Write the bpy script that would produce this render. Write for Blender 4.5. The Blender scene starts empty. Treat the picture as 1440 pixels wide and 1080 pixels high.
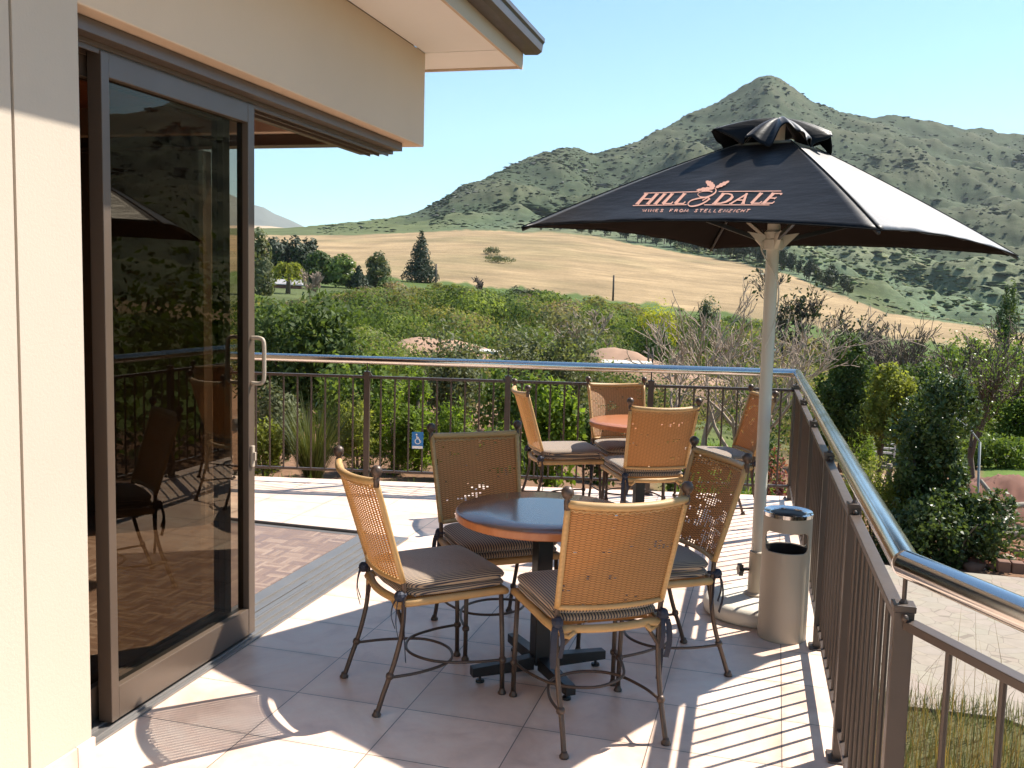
import bpy, math, random
import numpy as np
from mathutils import Vector, Matrix, noise as mnoise
R = math.radians
random.seed(7)
rng = np.random.default_rng(11)
scene = bpy.context.scene
col = scene.collection

# ------------------------------------------------------------------ camera
F_PX, PITCH, ROLL, YAW, EYE = 1334.1, 0.1016, 0.0266, 0.2692, 1.7
cyw, syw = math.cos(YAW), math.sin(YAW)
FW = np.array([-syw*math.cos(PITCH), cyw*math.cos(PITCH), -math.sin(PITCH)])
RT = np.array([cyw, syw, 0.0]); UP = np.cross(RT, FW)
c_, s_ = math.cos(ROLL), math.sin(ROLL)
RT, UP = c_*RT + s_*UP, -s_*RT + c_*UP
cam = bpy.data.cameras.new('camera'); cam_o = bpy.data.objects.new('camera', cam); col.objects.link(cam_o)
cam.sensor_width = 36.0; cam.lens = F_PX/1440*36; cam.clip_start = 0.05; cam.clip_end = 30000
cam_o.matrix_world = Matrix(((RT[0], UP[0], -FW[0], 0), (RT[1], UP[1], -FW[1], 0), (RT[2], UP[2], -FW[2], EYE), (0, 0, 0, 1)))
scene.camera = cam_o

def ray(px, py):
    v = FW*F_PX + RT*(px-720) - UP*(py-540)
    return v
def theta_of(px, py=415):
    v = ray(px, py); return math.atan2(v[0], v[1])
def zat(px, py, r):                       # height seen at a picture point at ground distance r
    v = ray(px, py); return EYE + r*v[2]/math.hypot(v[0], v[1])

# ------------------------------------------------------------------ node helpers
def new_mat(name):
    m = bpy.data.materials.new(name); m.use_nodes = True
    nt = m.node_tree; nt.nodes.clear()
    out = nt.nodes.new('ShaderNodeOutputMaterial')
    return m, nt, out
def N(nt, typ, props=None, **inp):
    n = nt.nodes.new(typ)
    for k, v in (props or {}).items(): setattr(n, k, v)
    for k, v in inp.items():
        key = int(k[1:]) if k[0] == 'i' and k[1:].isdigit() else k.replace('_', ' ')
        s = n.inputs[key]
        if isinstance(v, bpy.types.NodeSocket): nt.links.new(v, s)
        elif isinstance(v, (tuple, list)):
            v = tuple(v)
            s.default_value = v + (1,) if s.type == 'RGBA' and len(v) == 3 else v
        else: s.default_value = v
    return n
def M(nt, op, a, b=0.0, c=None):
    n = nt.nodes.new('ShaderNodeMath'); n.operation = op
    for i, v in enumerate((a, b) if c is None else (a, b, c)):
        if isinstance(v, bpy.types.NodeSocket): nt.links.new(v, n.inputs[i])
        else: n.inputs[i].default_value = v
    return n.outputs[0]
def MIX(nt, fac, a, b, blend='MIX'):
    n = nt.nodes.new('ShaderNodeMix'); n.data_type = 'RGBA'; n.blend_type = blend
    for i, v in ((0, fac), (6, a), (7, b)):
        if isinstance(v, bpy.types.NodeSocket): nt.links.new(v, n.inputs[i])
        else: n.inputs[i].default_value = (tuple(v) + (1,) if i else v)
    return n.outputs[2]
def RAMP(nt, fac, stops):
    n = nt.nodes.new('ShaderNodeValToRGB'); nt.links.new(fac, n.inputs[0])
    e = n.color_ramp.elements
    while len(e) < len(stops): e.new(0.5)
    for i, (p, c) in enumerate(stops):
        e[i].position = p; e[i].color = (c, c, c, 1) if isinstance(c, (int, float)) else tuple(c) + (1,)
    return n.outputs[0]
def NOISE(nt, vec, scale, detail=4, rough=0.55, dist=0.0):
    n = N(nt, 'ShaderNodeTexNoise', Scale=scale, Detail=detail, Roughness=rough, Distortion=dist)
    if vec is not None: nt.links.new(vec, n.inputs['Vector'])
    return n.outputs['Fac']
def OBJ(nt): return nt.nodes.new('ShaderNodeTexCoord').outputs['Object']
def UVC(nt): return nt.nodes.new('ShaderNodeTexCoord').outputs['UV']
def BUMP(nt, h, strength=0.3, dist=0.01):
    return N(nt, 'ShaderNodeBump', Strength=strength, Distance=dist, Height=h).outputs[0]
def BSDF(nt, out, color, rough=0.6, metal=0.0, spec=0.5, normal=None, sheen=0.0, coat=0.0):
    b = N(nt, 'ShaderNodeBsdfPrincipled', Base_Color=color, Roughness=rough, Metallic=metal)
    b.inputs['Specular IOR Level'].default_value = spec
    if sheen: b.inputs['Sheen Weight'].default_value = sheen
    if coat: b.inputs['Coat Weight'].default_value = coat; b.inputs['Coat Roughness'].default_value = 0.08
    if normal is not None: nt.links.new(normal, b.inputs['Normal'])
    nt.links.new(b.outputs[0], out.inputs[0])
    return b
def simple(name, color, rough=0.6, metal=0.0, var=0.12, scale=6.0, bump=0.0, bscale=60.0, spec=0.5, sheen=0.0, coat=0.0):
    m, nt, out = new_mat(name); v = OBJ(nt)
    n = NOISE(nt, v, scale, 5)
    dark = tuple(c*(1-var) for c in color); light = tuple(min(1, c*(1+var)) for c in color)
    c = MIX(nt, n, dark, light)
    nn = BUMP(nt, NOISE(nt, v, bscale, 3), bump, 0.004) if bump else None
    r = M(nt, 'MULTIPLY_ADD', NOISE(nt, v, scale*2.3, 3), 0.16, rough-0.08)
    BSDF(nt, out, c, r, metal, spec, nn, sheen, coat)
    return m

# ------------------------------------------------------------------ mesh helpers
class MB:
    def __init__(s): s.v = []; s.f = []; s.mi = []; s.uv = {}
    def add(s, verts, faces, mi=0):
        o = len(s.v); s.v.extend([tuple(map(float, p)) for p in verts])
        for f in faces: s.f.append(tuple(i+o for i in f)); s.mi.append(mi)
        return o
    def box(s, c, d, rz=0.0, mi=0, mat=None):
        x, y, z = d[0]/2, d[1]/2, d[2]/2
        vs = [(-x,-y,-z),(x,-y,-z),(x,y,-z),(-x,y,-z),(-x,-y,z),(x,-y,z),(x,y,z),(-x,y,z)]
        cr, sr = math.cos(rz), math.sin(rz)
        vs = [(c[0]+p[0]*cr-p[1]*sr, c[1]+p[0]*sr+p[1]*cr, c[2]+p[2]) for p in vs]
        if mat is not None: vs = [tuple(mat @ Vector(p)) for p in vs]
        s.add(vs, [(3,2,1,0),(4,5,6,7),(0,1,5,4),(1,2,6,5),(2,3,7,6),(3,0,4,7)], mi)
    def bx(s, lo, hi, mi=0):
        s.box([(a+b)/2 for a, b in zip(lo, hi)], [b-a for a, b in zip(lo, hi)], 0, mi)
    def beam(s, a, b, w, h, mi=0, up=(0, 0, 1)):
        a, b = Vector(a), Vector(b); d = (b-a).normalized(); u = Vector(up)
        r = d.cross(u).normalized(); u = r.cross(d)
        vs = []
        for p in (a, b):
            for i, j in ((-1,-1),(1,-1),(1,1),(-1,1)): vs.append(p + r*(i*w/2) + u*(j*h/2))
        s.add(vs, [(0,1,2,3),(7,6,5,4),(4,5,1,0),(5,6,2,1),(6,7,3,2),(7,4,0,3)], mi)
    def tube(s, pts, r, n=8, cap=True, mi=0, closed=False):
        pts = [Vector(p) for p in pts]; k = len(pts)
        rs = r if isinstance(r, (list, tuple)) else [r]*k
        ref = None; rings = []
        for i, p in enumerate(pts):
            if closed: d = pts[(i+1) % k] - pts[i-1]
            else: d = pts[min(i+1, k-1)] - pts[max(i-1, 0)]
            d = d.normalized() if d.length > 1e-9 else Vector((0, 0, 1))
            if ref is None:
                ref = Vector((0, 0, 1)) if abs(d.z) < 0.9 else Vector((1, 0, 0))
            a = (ref - d*ref.dot(d))
            if a.length < 1e-6: a = d.orthogonal()
            a.normalize(); ref = a; b = d.cross(a)
            rings.append([p + (a*math.cos(t*2*math.pi/n) + b*math.sin(t*2*math.pi/n))*rs[i] for t in range(n)])
        vs = [q for rr in rings for q in rr]; fs = []
        for i in range(k if closed else k-1):
            j = (i+1) % k
            for t in range(n):
                u = (t+1) % n; fs.append((i*n+t, i*n+u, j*n+u, j*n+t))
        if cap and not closed: fs.append(tuple(range(n))[::-1]); fs.append(tuple((k-1)*n+t for t in range(n)))
        s.add(vs, fs, mi)
    def lathe(s, prof, n=24, c=(0, 0, 0), mi=0, closed=False):
        vs = []; k = len(prof)
        for (r, z) in prof:
            for t in range(n):
                a = t*2*math.pi/n; vs.append((c[0]+r*math.cos(a), c[1]+r*math.sin(a), c[2]+z))
        fs = []
        for i in range(k if closed else k-1):
            j = (i+1) % k
            for t in range(n):
                u = (t+1) % n; fs.append((i*n+t, i*n+u, j*n+u, j*n+t))
        if not closed:
            if prof[0][0] > 1e-6: fs.append(tuple(range(n))[::-1])
            if prof[-1][0] > 1e-6: fs.append(tuple((k-1)*n+t for t in range(n)))
        s.add(vs, fs, mi)
    def ball(s, c, r, n=10, mi=0):
        s.lathe([(max(1e-4, r*math.sin(math.pi*i/6)), -r*math.cos(math.pi*i/6)) for i in range(7)], n, c, mi)
    def prism(s, poly, z0, z1, mi=0):
        k = len(poly)
        vs = [(x, y, z0) for x, y in poly] + [(x, y, z1) for x, y in poly]
        fs = [tuple(range(k))[::-1], tuple(range(k, 2*k))] + [(i, (i+1) % k, (i+1) % k + k, i+k) for i in range(k)]
        s.add(vs, fs, mi)
    def build(s, name, mats, parent=None, smooth=False, bevel=0.0, auto=None):
        me = bpy.data.meshes.new(name); me.from_pydata(s.v, [], s.f)
        for m in (mats if isinstance(mats, (list, tuple)) else [mats]): me.materials.append(m)
        if any(s.mi): me.polygons.foreach_set('material_index', s.mi)
        if smooth: me.polygons.foreach_set('use_smooth', [True]*len(me.polygons))
        if s.uv:
            ul = me.uv_layers.new(name='UVMap'); li = np.zeros(len(me.loops), dtype=np.int32); me.loops.foreach_get('vertex_index', li)
            arr = np.zeros((len(me.loops), 2), dtype=np.float32)
            for i, vi in enumerate(li):
                if vi in s.uv: arr[i] = s.uv[vi]
            ul.data.foreach_set('uv', arr.ravel())
        me.update()
        o = bpy.data.objects.new(name, me); col.objects.link(o)
        if parent is not None: o.parent = parent
        if bevel:
            b = o.modifiers.new('bevel', 'BEVEL'); b.width = bevel; b.segments = 2; b.limit_method = 'ANGLE'; b.angle_limit = R(40)
        if smooth and auto:
            es = o.modifiers.new('split', 'EDGE_SPLIT'); es.split_angle = R(auto)
        return o
def np_mesh(name, V, Fq, mat, parent=None, smooth=False, tint=None):
    """mesh from numpy arrays, faces all the same size; tint = colour per face corner domain 'FACE'"""
    V = np.asarray(V, dtype=np.float32); Fq = np.asarray(Fq, dtype=np.int32); k = Fq.shape[1]
    me = bpy.data.meshes.new(name)
    me.vertices.add(len(V)); me.vertices.foreach_set('co', V.ravel())
    me.loops.add(Fq.size); me.loops.foreach_set('vertex_index', Fq.ravel())
    me.polygons.add(len(Fq)); me.polygons.foreach_set('loop_start', np.arange(0, Fq.size, k, dtype=np.int32))
    me.update(calc_edges=True)
    if smooth: me.polygons.foreach_set('use_smooth', np.ones(len(Fq), dtype=bool))
    if tint is not None:
        a = me.attributes.new('tint', 'FLOAT_COLOR', 'FACE')
        t = np.ones((len(Fq), 4), dtype=np.float32); t[:, :3] = tint; a.data.foreach_set('color', t.ravel())
    me.materials.append(mat); me.validate()
    o = bpy.data.objects.new(name, me); col.objects.link(o)
    if parent is not None: o.parent = parent
    return o
def tag(o, label=None, cat=None, group=None, kind=None):
    for k, v in (('label', label), ('category', cat), ('group', group), ('kind', kind)):
        if v: o[k] = v
    return o
def empty(name, loc=(0, 0, 0), rz=0.0):
    o = bpy.data.objects.new(name, None); col.objects.link(o); o.location = loc; o.rotation_euler = (0, 0, rz)
    o.empty_display_size = 0.1
    return o
def copy_tree(o, parent=None):
    c = o.copy(); col.objects.link(c)
    if parent is not None: c.parent = parent
    for ch in [x for x in o.children]: copy_tree(ch, c)
    return c
def lerp(a, b, t): return a + (b-a)*t
def catmull(pts, n=6, closed=False):
    P = [Vector(p) for p in pts]; k = len(P); out = []
    for i in range(k if closed else k-1):
        if closed: a, b, c, d = P[i-1], P[i], P[(i+1) % k], P[(i+2) % k]
        else: a, b, c, d = P[max(i-1, 0)], P[i], P[i+1], P[min(i+2, k-1)]
        for j in range(n):
            t = j/n
            out.append(0.5*((2*b) + (c-a)*t + (2*a-5*b+4*c-d)*t*t + (3*b-a-3*c+d)*t*t*t))
    if not closed: out.append(P[-1])
    return out
#PART2
# ------------------------------------------------------------------ materials
def mat_tiles():
    m, nt, out = new_mat('travertine_tiles'); v = OBJ(nt)
    sx = N(nt, 'ShaderNodeSeparateXYZ', i0=v).outputs
    u = M(nt, 'DIVIDE', M(nt, 'ADD', sx[0], 1.835+9.7), 0.485); w = M(nt, 'DIVIDE', M(nt, 'ADD', sx[1], -3.43+7.8), 0.39)
    fu, fv = M(nt, 'FRACT', u), M(nt, 'FRACT', w)
    du = M(nt, 'MINIMUM', fu, M(nt, 'SUBTRACT', 1.0, fu)); dv = M(nt, 'MINIMUM', fv, M(nt, 'SUBTRACT', 1.0, fv))
    d = M(nt, 'MINIMUM', M(nt, 'MULTIPLY', du, 0.485), M(nt, 'MULTIPLY', dv, 0.39))
    line = M(nt, 'LESS_THAN', d, 0.0022)
    cell = N(nt, 'ShaderNodeCombineXYZ', X=M(nt, 'FLOOR', u), Y=M(nt, 'FLOOR', w)).outputs[0]
    wn = N(nt, 'ShaderNodeTexWhiteNoise', Vector=cell).outputs['Value']
    off = N(nt, 'ShaderNodeVectorMath', {'operation': 'MULTIPLY_ADD'}, i0=cell, i1=(3.1, 2.3, 1.7), i2=v).outputs[0]
    n1 = NOISE(nt, off, 3.2, 7, 0.62, 0.6); n2 = NOISE(nt, off, 22, 5, 0.6)
    base = RAMP(nt, n1, [(0.28, (0.62, 0.37, 0.26)), (0.5, (0.88, 0.62, 0.475)), (0.70, (0.94, 0.76, 0.61))])
    base = MIX(nt, M(nt, 'MULTIPLY', n2, 0.5), base, (0.66, 0.55, 0.48))
    base = MIX(nt, M(nt, 'MULTIPLY', wn, 0.25), base, (0.46, 0.335, 0.255))
    grime = M(nt, 'MULTIPLY', RAMP(nt, d, [(0.0, 1.0), (0.035, 0.0)]), RAMP(nt, NOISE(nt, v, 2.6, 5, 0.7), [(0.42, 0.0), (0.68, 0.55)]))
    stain = RAMP(nt, NOISE(nt, v, 1.1, 6, 0.7, 0.5), [(0.56, 0.0), (0.74, 0.30)])
    base = MIX(nt, grime, base, (0.30, 0.225, 0.175)); base = MIX(nt, stain, base, (0.42, 0.29, 0.22))
    c = MIX(nt, line, base, (0.17, 0.13, 0.11))
    h = M(nt, 'SUBTRACT', M(nt, 'MULTIPLY', n2, 0.25), line)
    r = M(nt, 'MULTIPLY_ADD', n1, 0.25, 0.26)
    BSDF(nt, out, c, r, 0, 0.45, BUMP(nt, h, 0.25, 0.003)); return m
def mat_parquet():
    m, nt, out = new_mat('mosaic_parquet'); v = OBJ(nt)
    sx = N(nt, 'ShaderNodeSeparateXYZ', i0=v).outputs
    P = 0.125
    u = M(nt, 'DIVIDE', M(nt, 'ADD', sx[0], 20), P); w = M(nt, 'DIVIDE', M(nt, 'ADD', sx[1], 20), P)
    iu, iw = M(nt, 'FLOOR', u), M(nt, 'FLOOR', w)
    par = M(nt, 'MODULO', M(nt, 'ADD', iu, iw), 2.0)
    fu, fw = M(nt, 'FRACT', u), M(nt, 'FRACT', w)
    f = M(nt, 'ADD', M(nt, 'MULTIPLY', par, fu), M(nt, 'MULTIPLY', M(nt, 'SUBTRACT', 1.0, par), fw))
    fin = M(nt, 'MULTIPLY', f, 5.0)
    cell = N(nt, 'ShaderNodeCombineXYZ', X=iu, Y=iw, Z=M(nt, 'FLOOR', fin)).outputs[0]
    wn = N(nt, 'ShaderNodeTexWhiteNoise', Vector=cell).outputs['Value']
    base = RAMP(nt, wn, [(0.0, (0.20, 0.125, 0.092)), (0.5, (0.245, 0.16, 0.118)), (1.0, (0.33, 0.235, 0.18))])
    fr = M(nt, 'FRACT', fin); gap = M(nt, 'LESS_THAN', M(nt, 'MINIMUM', fr, M(nt, 'SUBTRACT', 1.0, fr)), 0.05)
    c = MIX(nt, M(nt, 'MULTIPLY', gap, 0.45), base, (0.07, 0.045, 0.03))
    BSDF(nt, out, c, M(nt, 'MULTIPLY_ADD', wn, 0.2, 0.3), 0, 0.5); return m
def mat_wicker(name, hole_th, tone=1.0, cell_u=0.0205, cell_v=0.0098):
    m, nt, out = new_mat(name); uv = UVC(nt)
    s = N(nt, 'ShaderNodeSeparateXYZ', i0=uv).outputs
    U, V = M(nt, 'DIVIDE', s[0], cell_u), M(nt, 'DIVIDE', s[1], cell_v)
    fu, fv = M(nt, 'FRACT', U), M(nt, 'FRACT', V)
    alt = M(nt, 'MULTIPLY', M(nt, 'MODULO', M(nt, 'FLOOR', U), 2.0), 0.5)
    fv2 = M(nt, 'FRACT', M(nt, 'ADD', M(nt, 'MULTIPLY', V, 1.0), alt))
    strand = M(nt, 'SINE', M(nt, 'MULTIPLY', fv2, math.pi))
    warp = M(nt, 'SINE', M(nt, 'MULTIPLY', fu, math.pi))
    h = M(nt, 'ADD', M(nt, 'MULTIPLY', strand, 0.85), M(nt, 'MULTIPLY', warp, 0.30))
    du, dv = M(nt, 'ABSOLUTE', M(nt, 'SUBTRACT', fu, 0.5)), M(nt, 'ABSOLUTE', M(nt, 'SUBTRACT', fv, 0.5))
    inh = M(nt, 'MULTIPLY', M(nt, 'LESS_THAN', du, 0.27), M(nt, 'LESS_THAN', dv, 0.28))
    cellid = N(nt, 'ShaderNodeCombineXYZ', X=M(nt, 'FLOOR', U), Y=M(nt, 'FLOOR', V)).outputs[0]
    oi = nt.nodes.new('ShaderNodeObjectInfo').outputs['Random']
    offv = N(nt, 'ShaderNodeVectorMath', {'operation': 'ADD'}, i0=cellid, i1=N(nt, 'ShaderNodeCombineXYZ', X=M(nt, 'MULTIPLY', oi, 777.0)).outputs[0]).outputs[0]
    big = NOISE(nt, offv, 0.16, 2, 0.5); wn = N(nt, 'ShaderNodeTexWhiteNoise', Vector=offv).outputs['Value']
    loose = M(nt, 'GREATER_THAN', M(nt, 'MULTIPLY_ADD', wn, 0.16, big), hole_th)
    hole = M(nt, 'MULTIPLY', inh, loose)
    pale = tuple(c*tone for c in (0.64, 0.335, 0.125)); dark = tuple(c*tone for c in (0.17, 0.072, 0.022))
    c = MIX(nt, RAMP(nt, h, [(0.35, 0.0), (0.78, 1.0)]), dark, pale)
    c = MIX(nt, M(nt, 'MULTIPLY', NOISE(nt, OBJ(nt), 9, 4), 0.45), c, tuple(x*tone for x in (0.33, 0.165, 0.06)))
    b = N(nt, 'ShaderNodeBsdfPrincipled', Base_Color=c, Roughness=0.55, Normal=BUMP(nt, h, 0.6, 0.004))
    t = N(nt, 'ShaderNodeBsdfTranslucent', Color=MIX(nt, 0.5, c, tuple(x*tone for x in (0.62, 0.33, 0.10))))
    mx = N(nt, 'ShaderNodeMixShader', i0=0.36, i1=b.outputs[0], i2=t.outputs[0])
    tr = nt.nodes.new('ShaderNodeBsdfTransparent')
    mx2 = N(nt, 'ShaderNodeMixShader', i0=hole, i1=mx.outputs[0], i2=tr.outputs[0])
    nt.links.new(mx2.outputs[0], out.inputs[0]); return m
def mat_cane():
    m, nt, out = new_mat('wrapped_cane'); v = OBJ(nt)
    n = NOISE(nt, v, 14, 4); s = N(nt, 'ShaderNodeTexWave', {'wave_type': 'BANDS', 'bands_direction': 'DIAGONAL'}, Scale=46.0, Distortion=1.5, Detail=1.0).outputs['Fac']
    c = MIX(nt, n, (0.42, 0.235, 0.085), (0.62, 0.39, 0.16)); c = MIX(nt, M(nt, 'MULTIPLY', s, 0.28), c, (0.27, 0.14, 0.05))
    BSDF(nt, out, c, 0.45, 0, 0.5, BUMP(nt, s, 0.25, 0.002)); return m
def mat_stripe():
    m, nt, out = new_mat('striped_cushion_cloth'); uv = UVC(nt)
    s = N(nt, 'ShaderNodeSeparateXYZ', i0=uv).outputs
    f = M(nt, 'FRACT', M(nt, 'DIVIDE', M(nt, 'ADD', s[0], M(nt, 'MULTIPLY', NOISE(nt, OBJ(nt), 12, 2), 0.004)), 0.0125))
    st = RAMP(nt, M(nt, 'ABSOLUTE', M(nt, 'SUBTRACT', f, 0.5)), [(0.19, 0.0), (0.25, 1.0)])
    n = NOISE(nt, OBJ(nt), 420, 2)
    tan = MIX(nt, n, (0.31, 0.215, 0.135), (0.46, 0.335, 0.22)); navy = MIX(nt, n, (0.012, 0.012, 0.022), (0.035, 0.033, 0.05))
    c = MIX(nt, st, navy, tan)
    BSDF(nt, out, c, 0.8, 0, 0.3, BUMP(nt, n, 0.2, 0.001), sheen=0.35); return m
def mat_wood(name, a, b, rough, coat=0.0, scale=5.0):
    m, nt, out = new_mat(name); v = OBJ(nt)
    mp = N(nt, 'ShaderNodeMapping', Vector=v, Scale=(1.0, 9.0, 1.0)).outputs[0]
    n = NOISE(nt, mp, scale, 6, 0.6, 0.8); n2 = NOISE(nt, mp, scale*12, 3)
    c = MIX(nt, RAMP(nt, n, [(0.3, 0.0), (0.7, 1.0)]), a, b); c = MIX(nt, M(nt, 'MULTIPLY', n2, 0.3), c, a)
    BSDF(nt, out, c, rough, 0, 0.5, BUMP(nt, n2, 0.05, 0.001), coat=coat); return m
def mat_plaster(name, colr, var=0.06):
    m, nt, out = new_mat(name); v = OBJ(nt)
    n = NOISE(nt, v, 1.3, 5, 0.6); f = NOISE(nt, v, 90, 4, 0.7)
    c = MIX(nt, n, tuple(x*(1-var) for x in colr), tuple(min(1, x*(1+var)) for x in colr))
    BSDF(nt, out, c, 0.85, 0, 0.3, BUMP(nt, f, 0.35, 0.003)); return m
def mat_glass():
    m, nt, out = new_mat('tinted_glass')
    lw = N(nt, 'ShaderNodeFresnel', IOR=1.5).outputs[0]
    t = N(nt, 'ShaderNodeBsdfTransparent', Color=(0.40, 0.35, 0.28)); g = N(nt, 'ShaderNodeBsdfGlossy', Color=(0.85, 0.76, 0.62), Roughness=0.0)
    mx = N(nt, 'ShaderNodeMixShader', i0=lw, i1=t.outputs[0], i2=g.outputs[0])
    nt.links.new(mx.outputs[0], out.inputs[0]); return m
def mat_canopy():
    m, nt, out = new_mat('black_canopy_cloth'); v = OBJ(nt)
    n = NOISE(nt, v, 3.0, 4); w = NOISE(nt, v, 700, 2); fold = NOISE(nt, N(nt, 'ShaderNodeMapping', Vector=v, Scale=(1, 1, 4)).outputs[0], 5.0, 3)
    c = MIX(nt, n, (0.006, 0.0055, 0.006), (0.011, 0.010, 0.0105))
    h = M(nt, 'ADD', M(nt, 'MULTIPLY', w, 0.05), fold)
    b = BSDF(nt, out, c, 0.42, 0, 0.12, BUMP(nt, h, 0.3, 0.02), sheen=0.45); b.inputs['Sheen Roughness'].default_value = 0.2; b.inputs['Sheen Tint'].default_value = (1, 0.93, 0.88, 1)
    lw = N(nt, 'ShaderNodeLayerWeight', Blend=0.5).outputs['Facing']; gl_ = N(nt, 'ShaderNodeBsdfGlossy', Color=(0.95, 0.92, 0.92), Roughness=0.55)
    mx = N(nt, 'ShaderNodeMixShader', i0=M(nt, 'MULTIPLY', M(nt, 'POWER', lw, 6.0), 0.19), i1=b.outputs[0], i2=gl_.outputs[0]); nt.links.new(mx.outputs[0], out.inputs[0]); return m
def mat_leaf(name, dark, light, trans=0.35, rough=0.6, spec=0.22, tint=False):
    m, nt, out = new_mat(name)
    rnd = nt.nodes.new('ShaderNodeNewGeometry').outputs['Random Per Island']
    n = NOISE(nt, OBJ(nt), 0.9, 3)
    f = M(nt, 'ADD', M(nt, 'MULTIPLY', rnd, 0.65), M(nt, 'MULTIPLY', n, 0.35))
    c = MIX(nt, f, dark, light)
    if tint:
        a = N(nt, 'ShaderNodeAttribute', {'attribute_name': 'tint'}).outputs['Color']
        c = MIX(nt, 1.0, a, M(nt, 'MULTIPLY_ADD', f, 1.0, 0.5), 'MULTIPLY')
    b = N(nt, 'ShaderNodeBsdfPrincipled', Base_Color=c, Roughness=rough); b.inputs['Specular IOR Level'].default_value = spec
    t = N(nt, 'ShaderNodeBsdfTranslucent', Color=MIX(nt, 1.0, c, (1.25, 1.25, 0.6), 'MULTIPLY'))
    mx = N(nt, 'ShaderNodeMixShader', i0=trans, i1=b.outputs[0], i2=t.outputs[0])
    nt.links.new(mx.outputs[0], out.inputs[0]); return m

TILES = mat_tiles(); PARQUET = mat_parquet()
WALL = mat_plaster('cream_plaster', (0.50, 0.425, 0.345)); BEAM = mat_plaster('sand_plaster', (0.63, 0.485, 0.35)); SOFFIT = mat_plaster('white_soffit', (0.88, 0.85, 0.80), 0.03)
INNER = mat_plaster('brown_inner_wall', (0.20, 0.145, 0.10))
BRONZE = simple('bronze_aluminium', (0.10, 0.070, 0.050), 0.34, 0.0, 0.12, 3.0, spec=0.6)
SILL = simple('grey_track_metal', (0.25, 0.235, 0.225), 0.42, 0.6, 0.15, 4.0)
GUTTER = simple('brown_gutter', (0.075, 0.055, 0.048), 0.35, 0.0, 0.1, 3.0)
CEIL = mat_wood('red_wood_ceiling', (0.20, 0.055, 0.022), (0.36, 0.12, 0.05), 0.4, 0.2)
GLASS = mat_glass()
RAILM = simple('brown_railing_paint', (0.058, 0.038, 0.028), 0.42, 0.0, 0.18, 9.0, 0.08, 140, spec=0.55)
CHROME = simple('polished_steel', (0.64, 0.625, 0.60), 0.16, 1.0, 0.05, 3.0)
STEEL = simple('satin_steel', (0.44, 0.36, 0.275), 0.58, 0.12, 0.06, 3.0, 0.05, 200)
DARKIN = simple('dark_bin_liner', (0.05, 0.035, 0.028), 0.6)  # even dark brown for the bowl and liner inside the bin
IRON = simple('brown_wrought_iron', (0.085, 0.055, 0.040), 0.42, 0.3, 0.25, 40.0, 0.15, 200)
BLACKM = simple('black_table_iron', (0.012, 0.012, 0.013), 0.4, 0.0, 0.2, 12.0)
CANE = mat_cane(); STRIPE = mat_stripe()
WICK = {k: mat_wicker('wicker_'+k, *a) for k, a in dict(tight=(0.745, 1.0), loose=(0.36, 1.0), brown=(0.70, 1.12), browngap=(0.58, 1.1)).items()}
NAVY = simple('navy_ribbon', (0.018, 0.022, 0.040), 0.7, 0.0, 0.2, 30.0)
TABLEW = mat_wood('cherry_table_top', (0.17, 0.072, 0.045), (0.25, 0.11, 0.066), 0.2, 0.3); TABLEE = mat_wood('orange_table_edge', (0.36, 0.12, 0.045), (0.48, 0.185, 0.07), 0.35, 0.2)
CANOPY = mat_canopy(); UNDER = simple('canopy_underside', (0.014, 0.0095, 0.008), 0.95, 0, 0.15, 3.0, spec=0.08); SEAM = simple('black_seam_tape', (0.008, 0.008, 0.008), 0.9, spec=0.08); PINK = simple('salmon_print', (0.62, 0.31, 0.22), 0.7, 0.0, 0.05)
CREAMP = simple('cream_painted_pole', (0.60, 0.545, 0.46), 0.35, 0.0, 0.05, 4.0, spec=0.5); CONC = simple('white_concrete', (0.62, 0.56, 0.47), 0.75, 0.0, 0.1, 7.0, 0.25, 90)
RIBW = simple('pale_wood_rib', (0.60, 0.46, 0.30), 0.5)
BLUE = simple('blue_sign_face', (0.015, 0.17, 0.45), 0.35, 0.0, 0.05); WHITE = simple('white_paint', (0.80, 0.80, 0.78), 0.5, 0.0, 0.03)

# ------------------------------------------------------------------ terrace
FARL, COR, NEAR, NEAR2 = (-6.6, 6.62), (0.19, 8.12), (0.335, 2.42), (0.335+0.52*2.26, 2.42-0.855*2.26)
m = MB()
deck = [(-9.5, -3), (2.4, -3), (NEAR2[0]+0.12, NEAR2[1]), (NEAR[0]+0.09, NEAR[1]+0.02), (COR[0]+0.09, COR[1]+0.16), (-9.5, COR[1]+0.16-9.78*0.2209)]
m.prism(deck, -0.45, 0.0); tag(m.build('terrace_floor', TILES), kind='structure')
m = MB(); m.bx((-8.4, -3.0, 0.004), (-2.64, 5.74, 0.012)); tag(m.build('interior_floor', PARQUET), kind='structure')

# ------------------------------------------------------------------ house
house = tag(empty('house', (-2.2, 2.64, 0)), 'cream plastered house with wide overhanging eave and tinted sliding door beside the terrace', 'house')
def hpart(m, name, mat, par=house, **k):
    off = (2.2, -2.64, 0)
    if par is house: m.v = [(a+off[0], b+off[1], c) for a, b, c in m.v]
    else: m.v = [(a+off[0], b+off[1], c) for a, b, c in m.v]
    return m.build(name, mat, par, **k)
m = MB(); m.bx((-2.6, -3.0, 0), (-2.2, 2.354, 3.14)); m.bx((-2.6, 2.366, 0), (-2.2, 2.64, 3.14)); m.bx((-2.58, 2.354, 0), (-2.215, 2.366, 3.14))
wall = hpart(m, 'wall', WALL)
m = MB(); m.bx((-2.2, 2.0, 0.0), (-2.188, 2.646, 0.118)); m.bx((-2.2, 1.4, 0.0), (-2.188, 1.997, 0.118)); m.bx((-2.2, -1, 0.0), (-2.188, 1.397, 0.118)); hpart(m, 'skirting', TILES, bevel=0.002)
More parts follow.
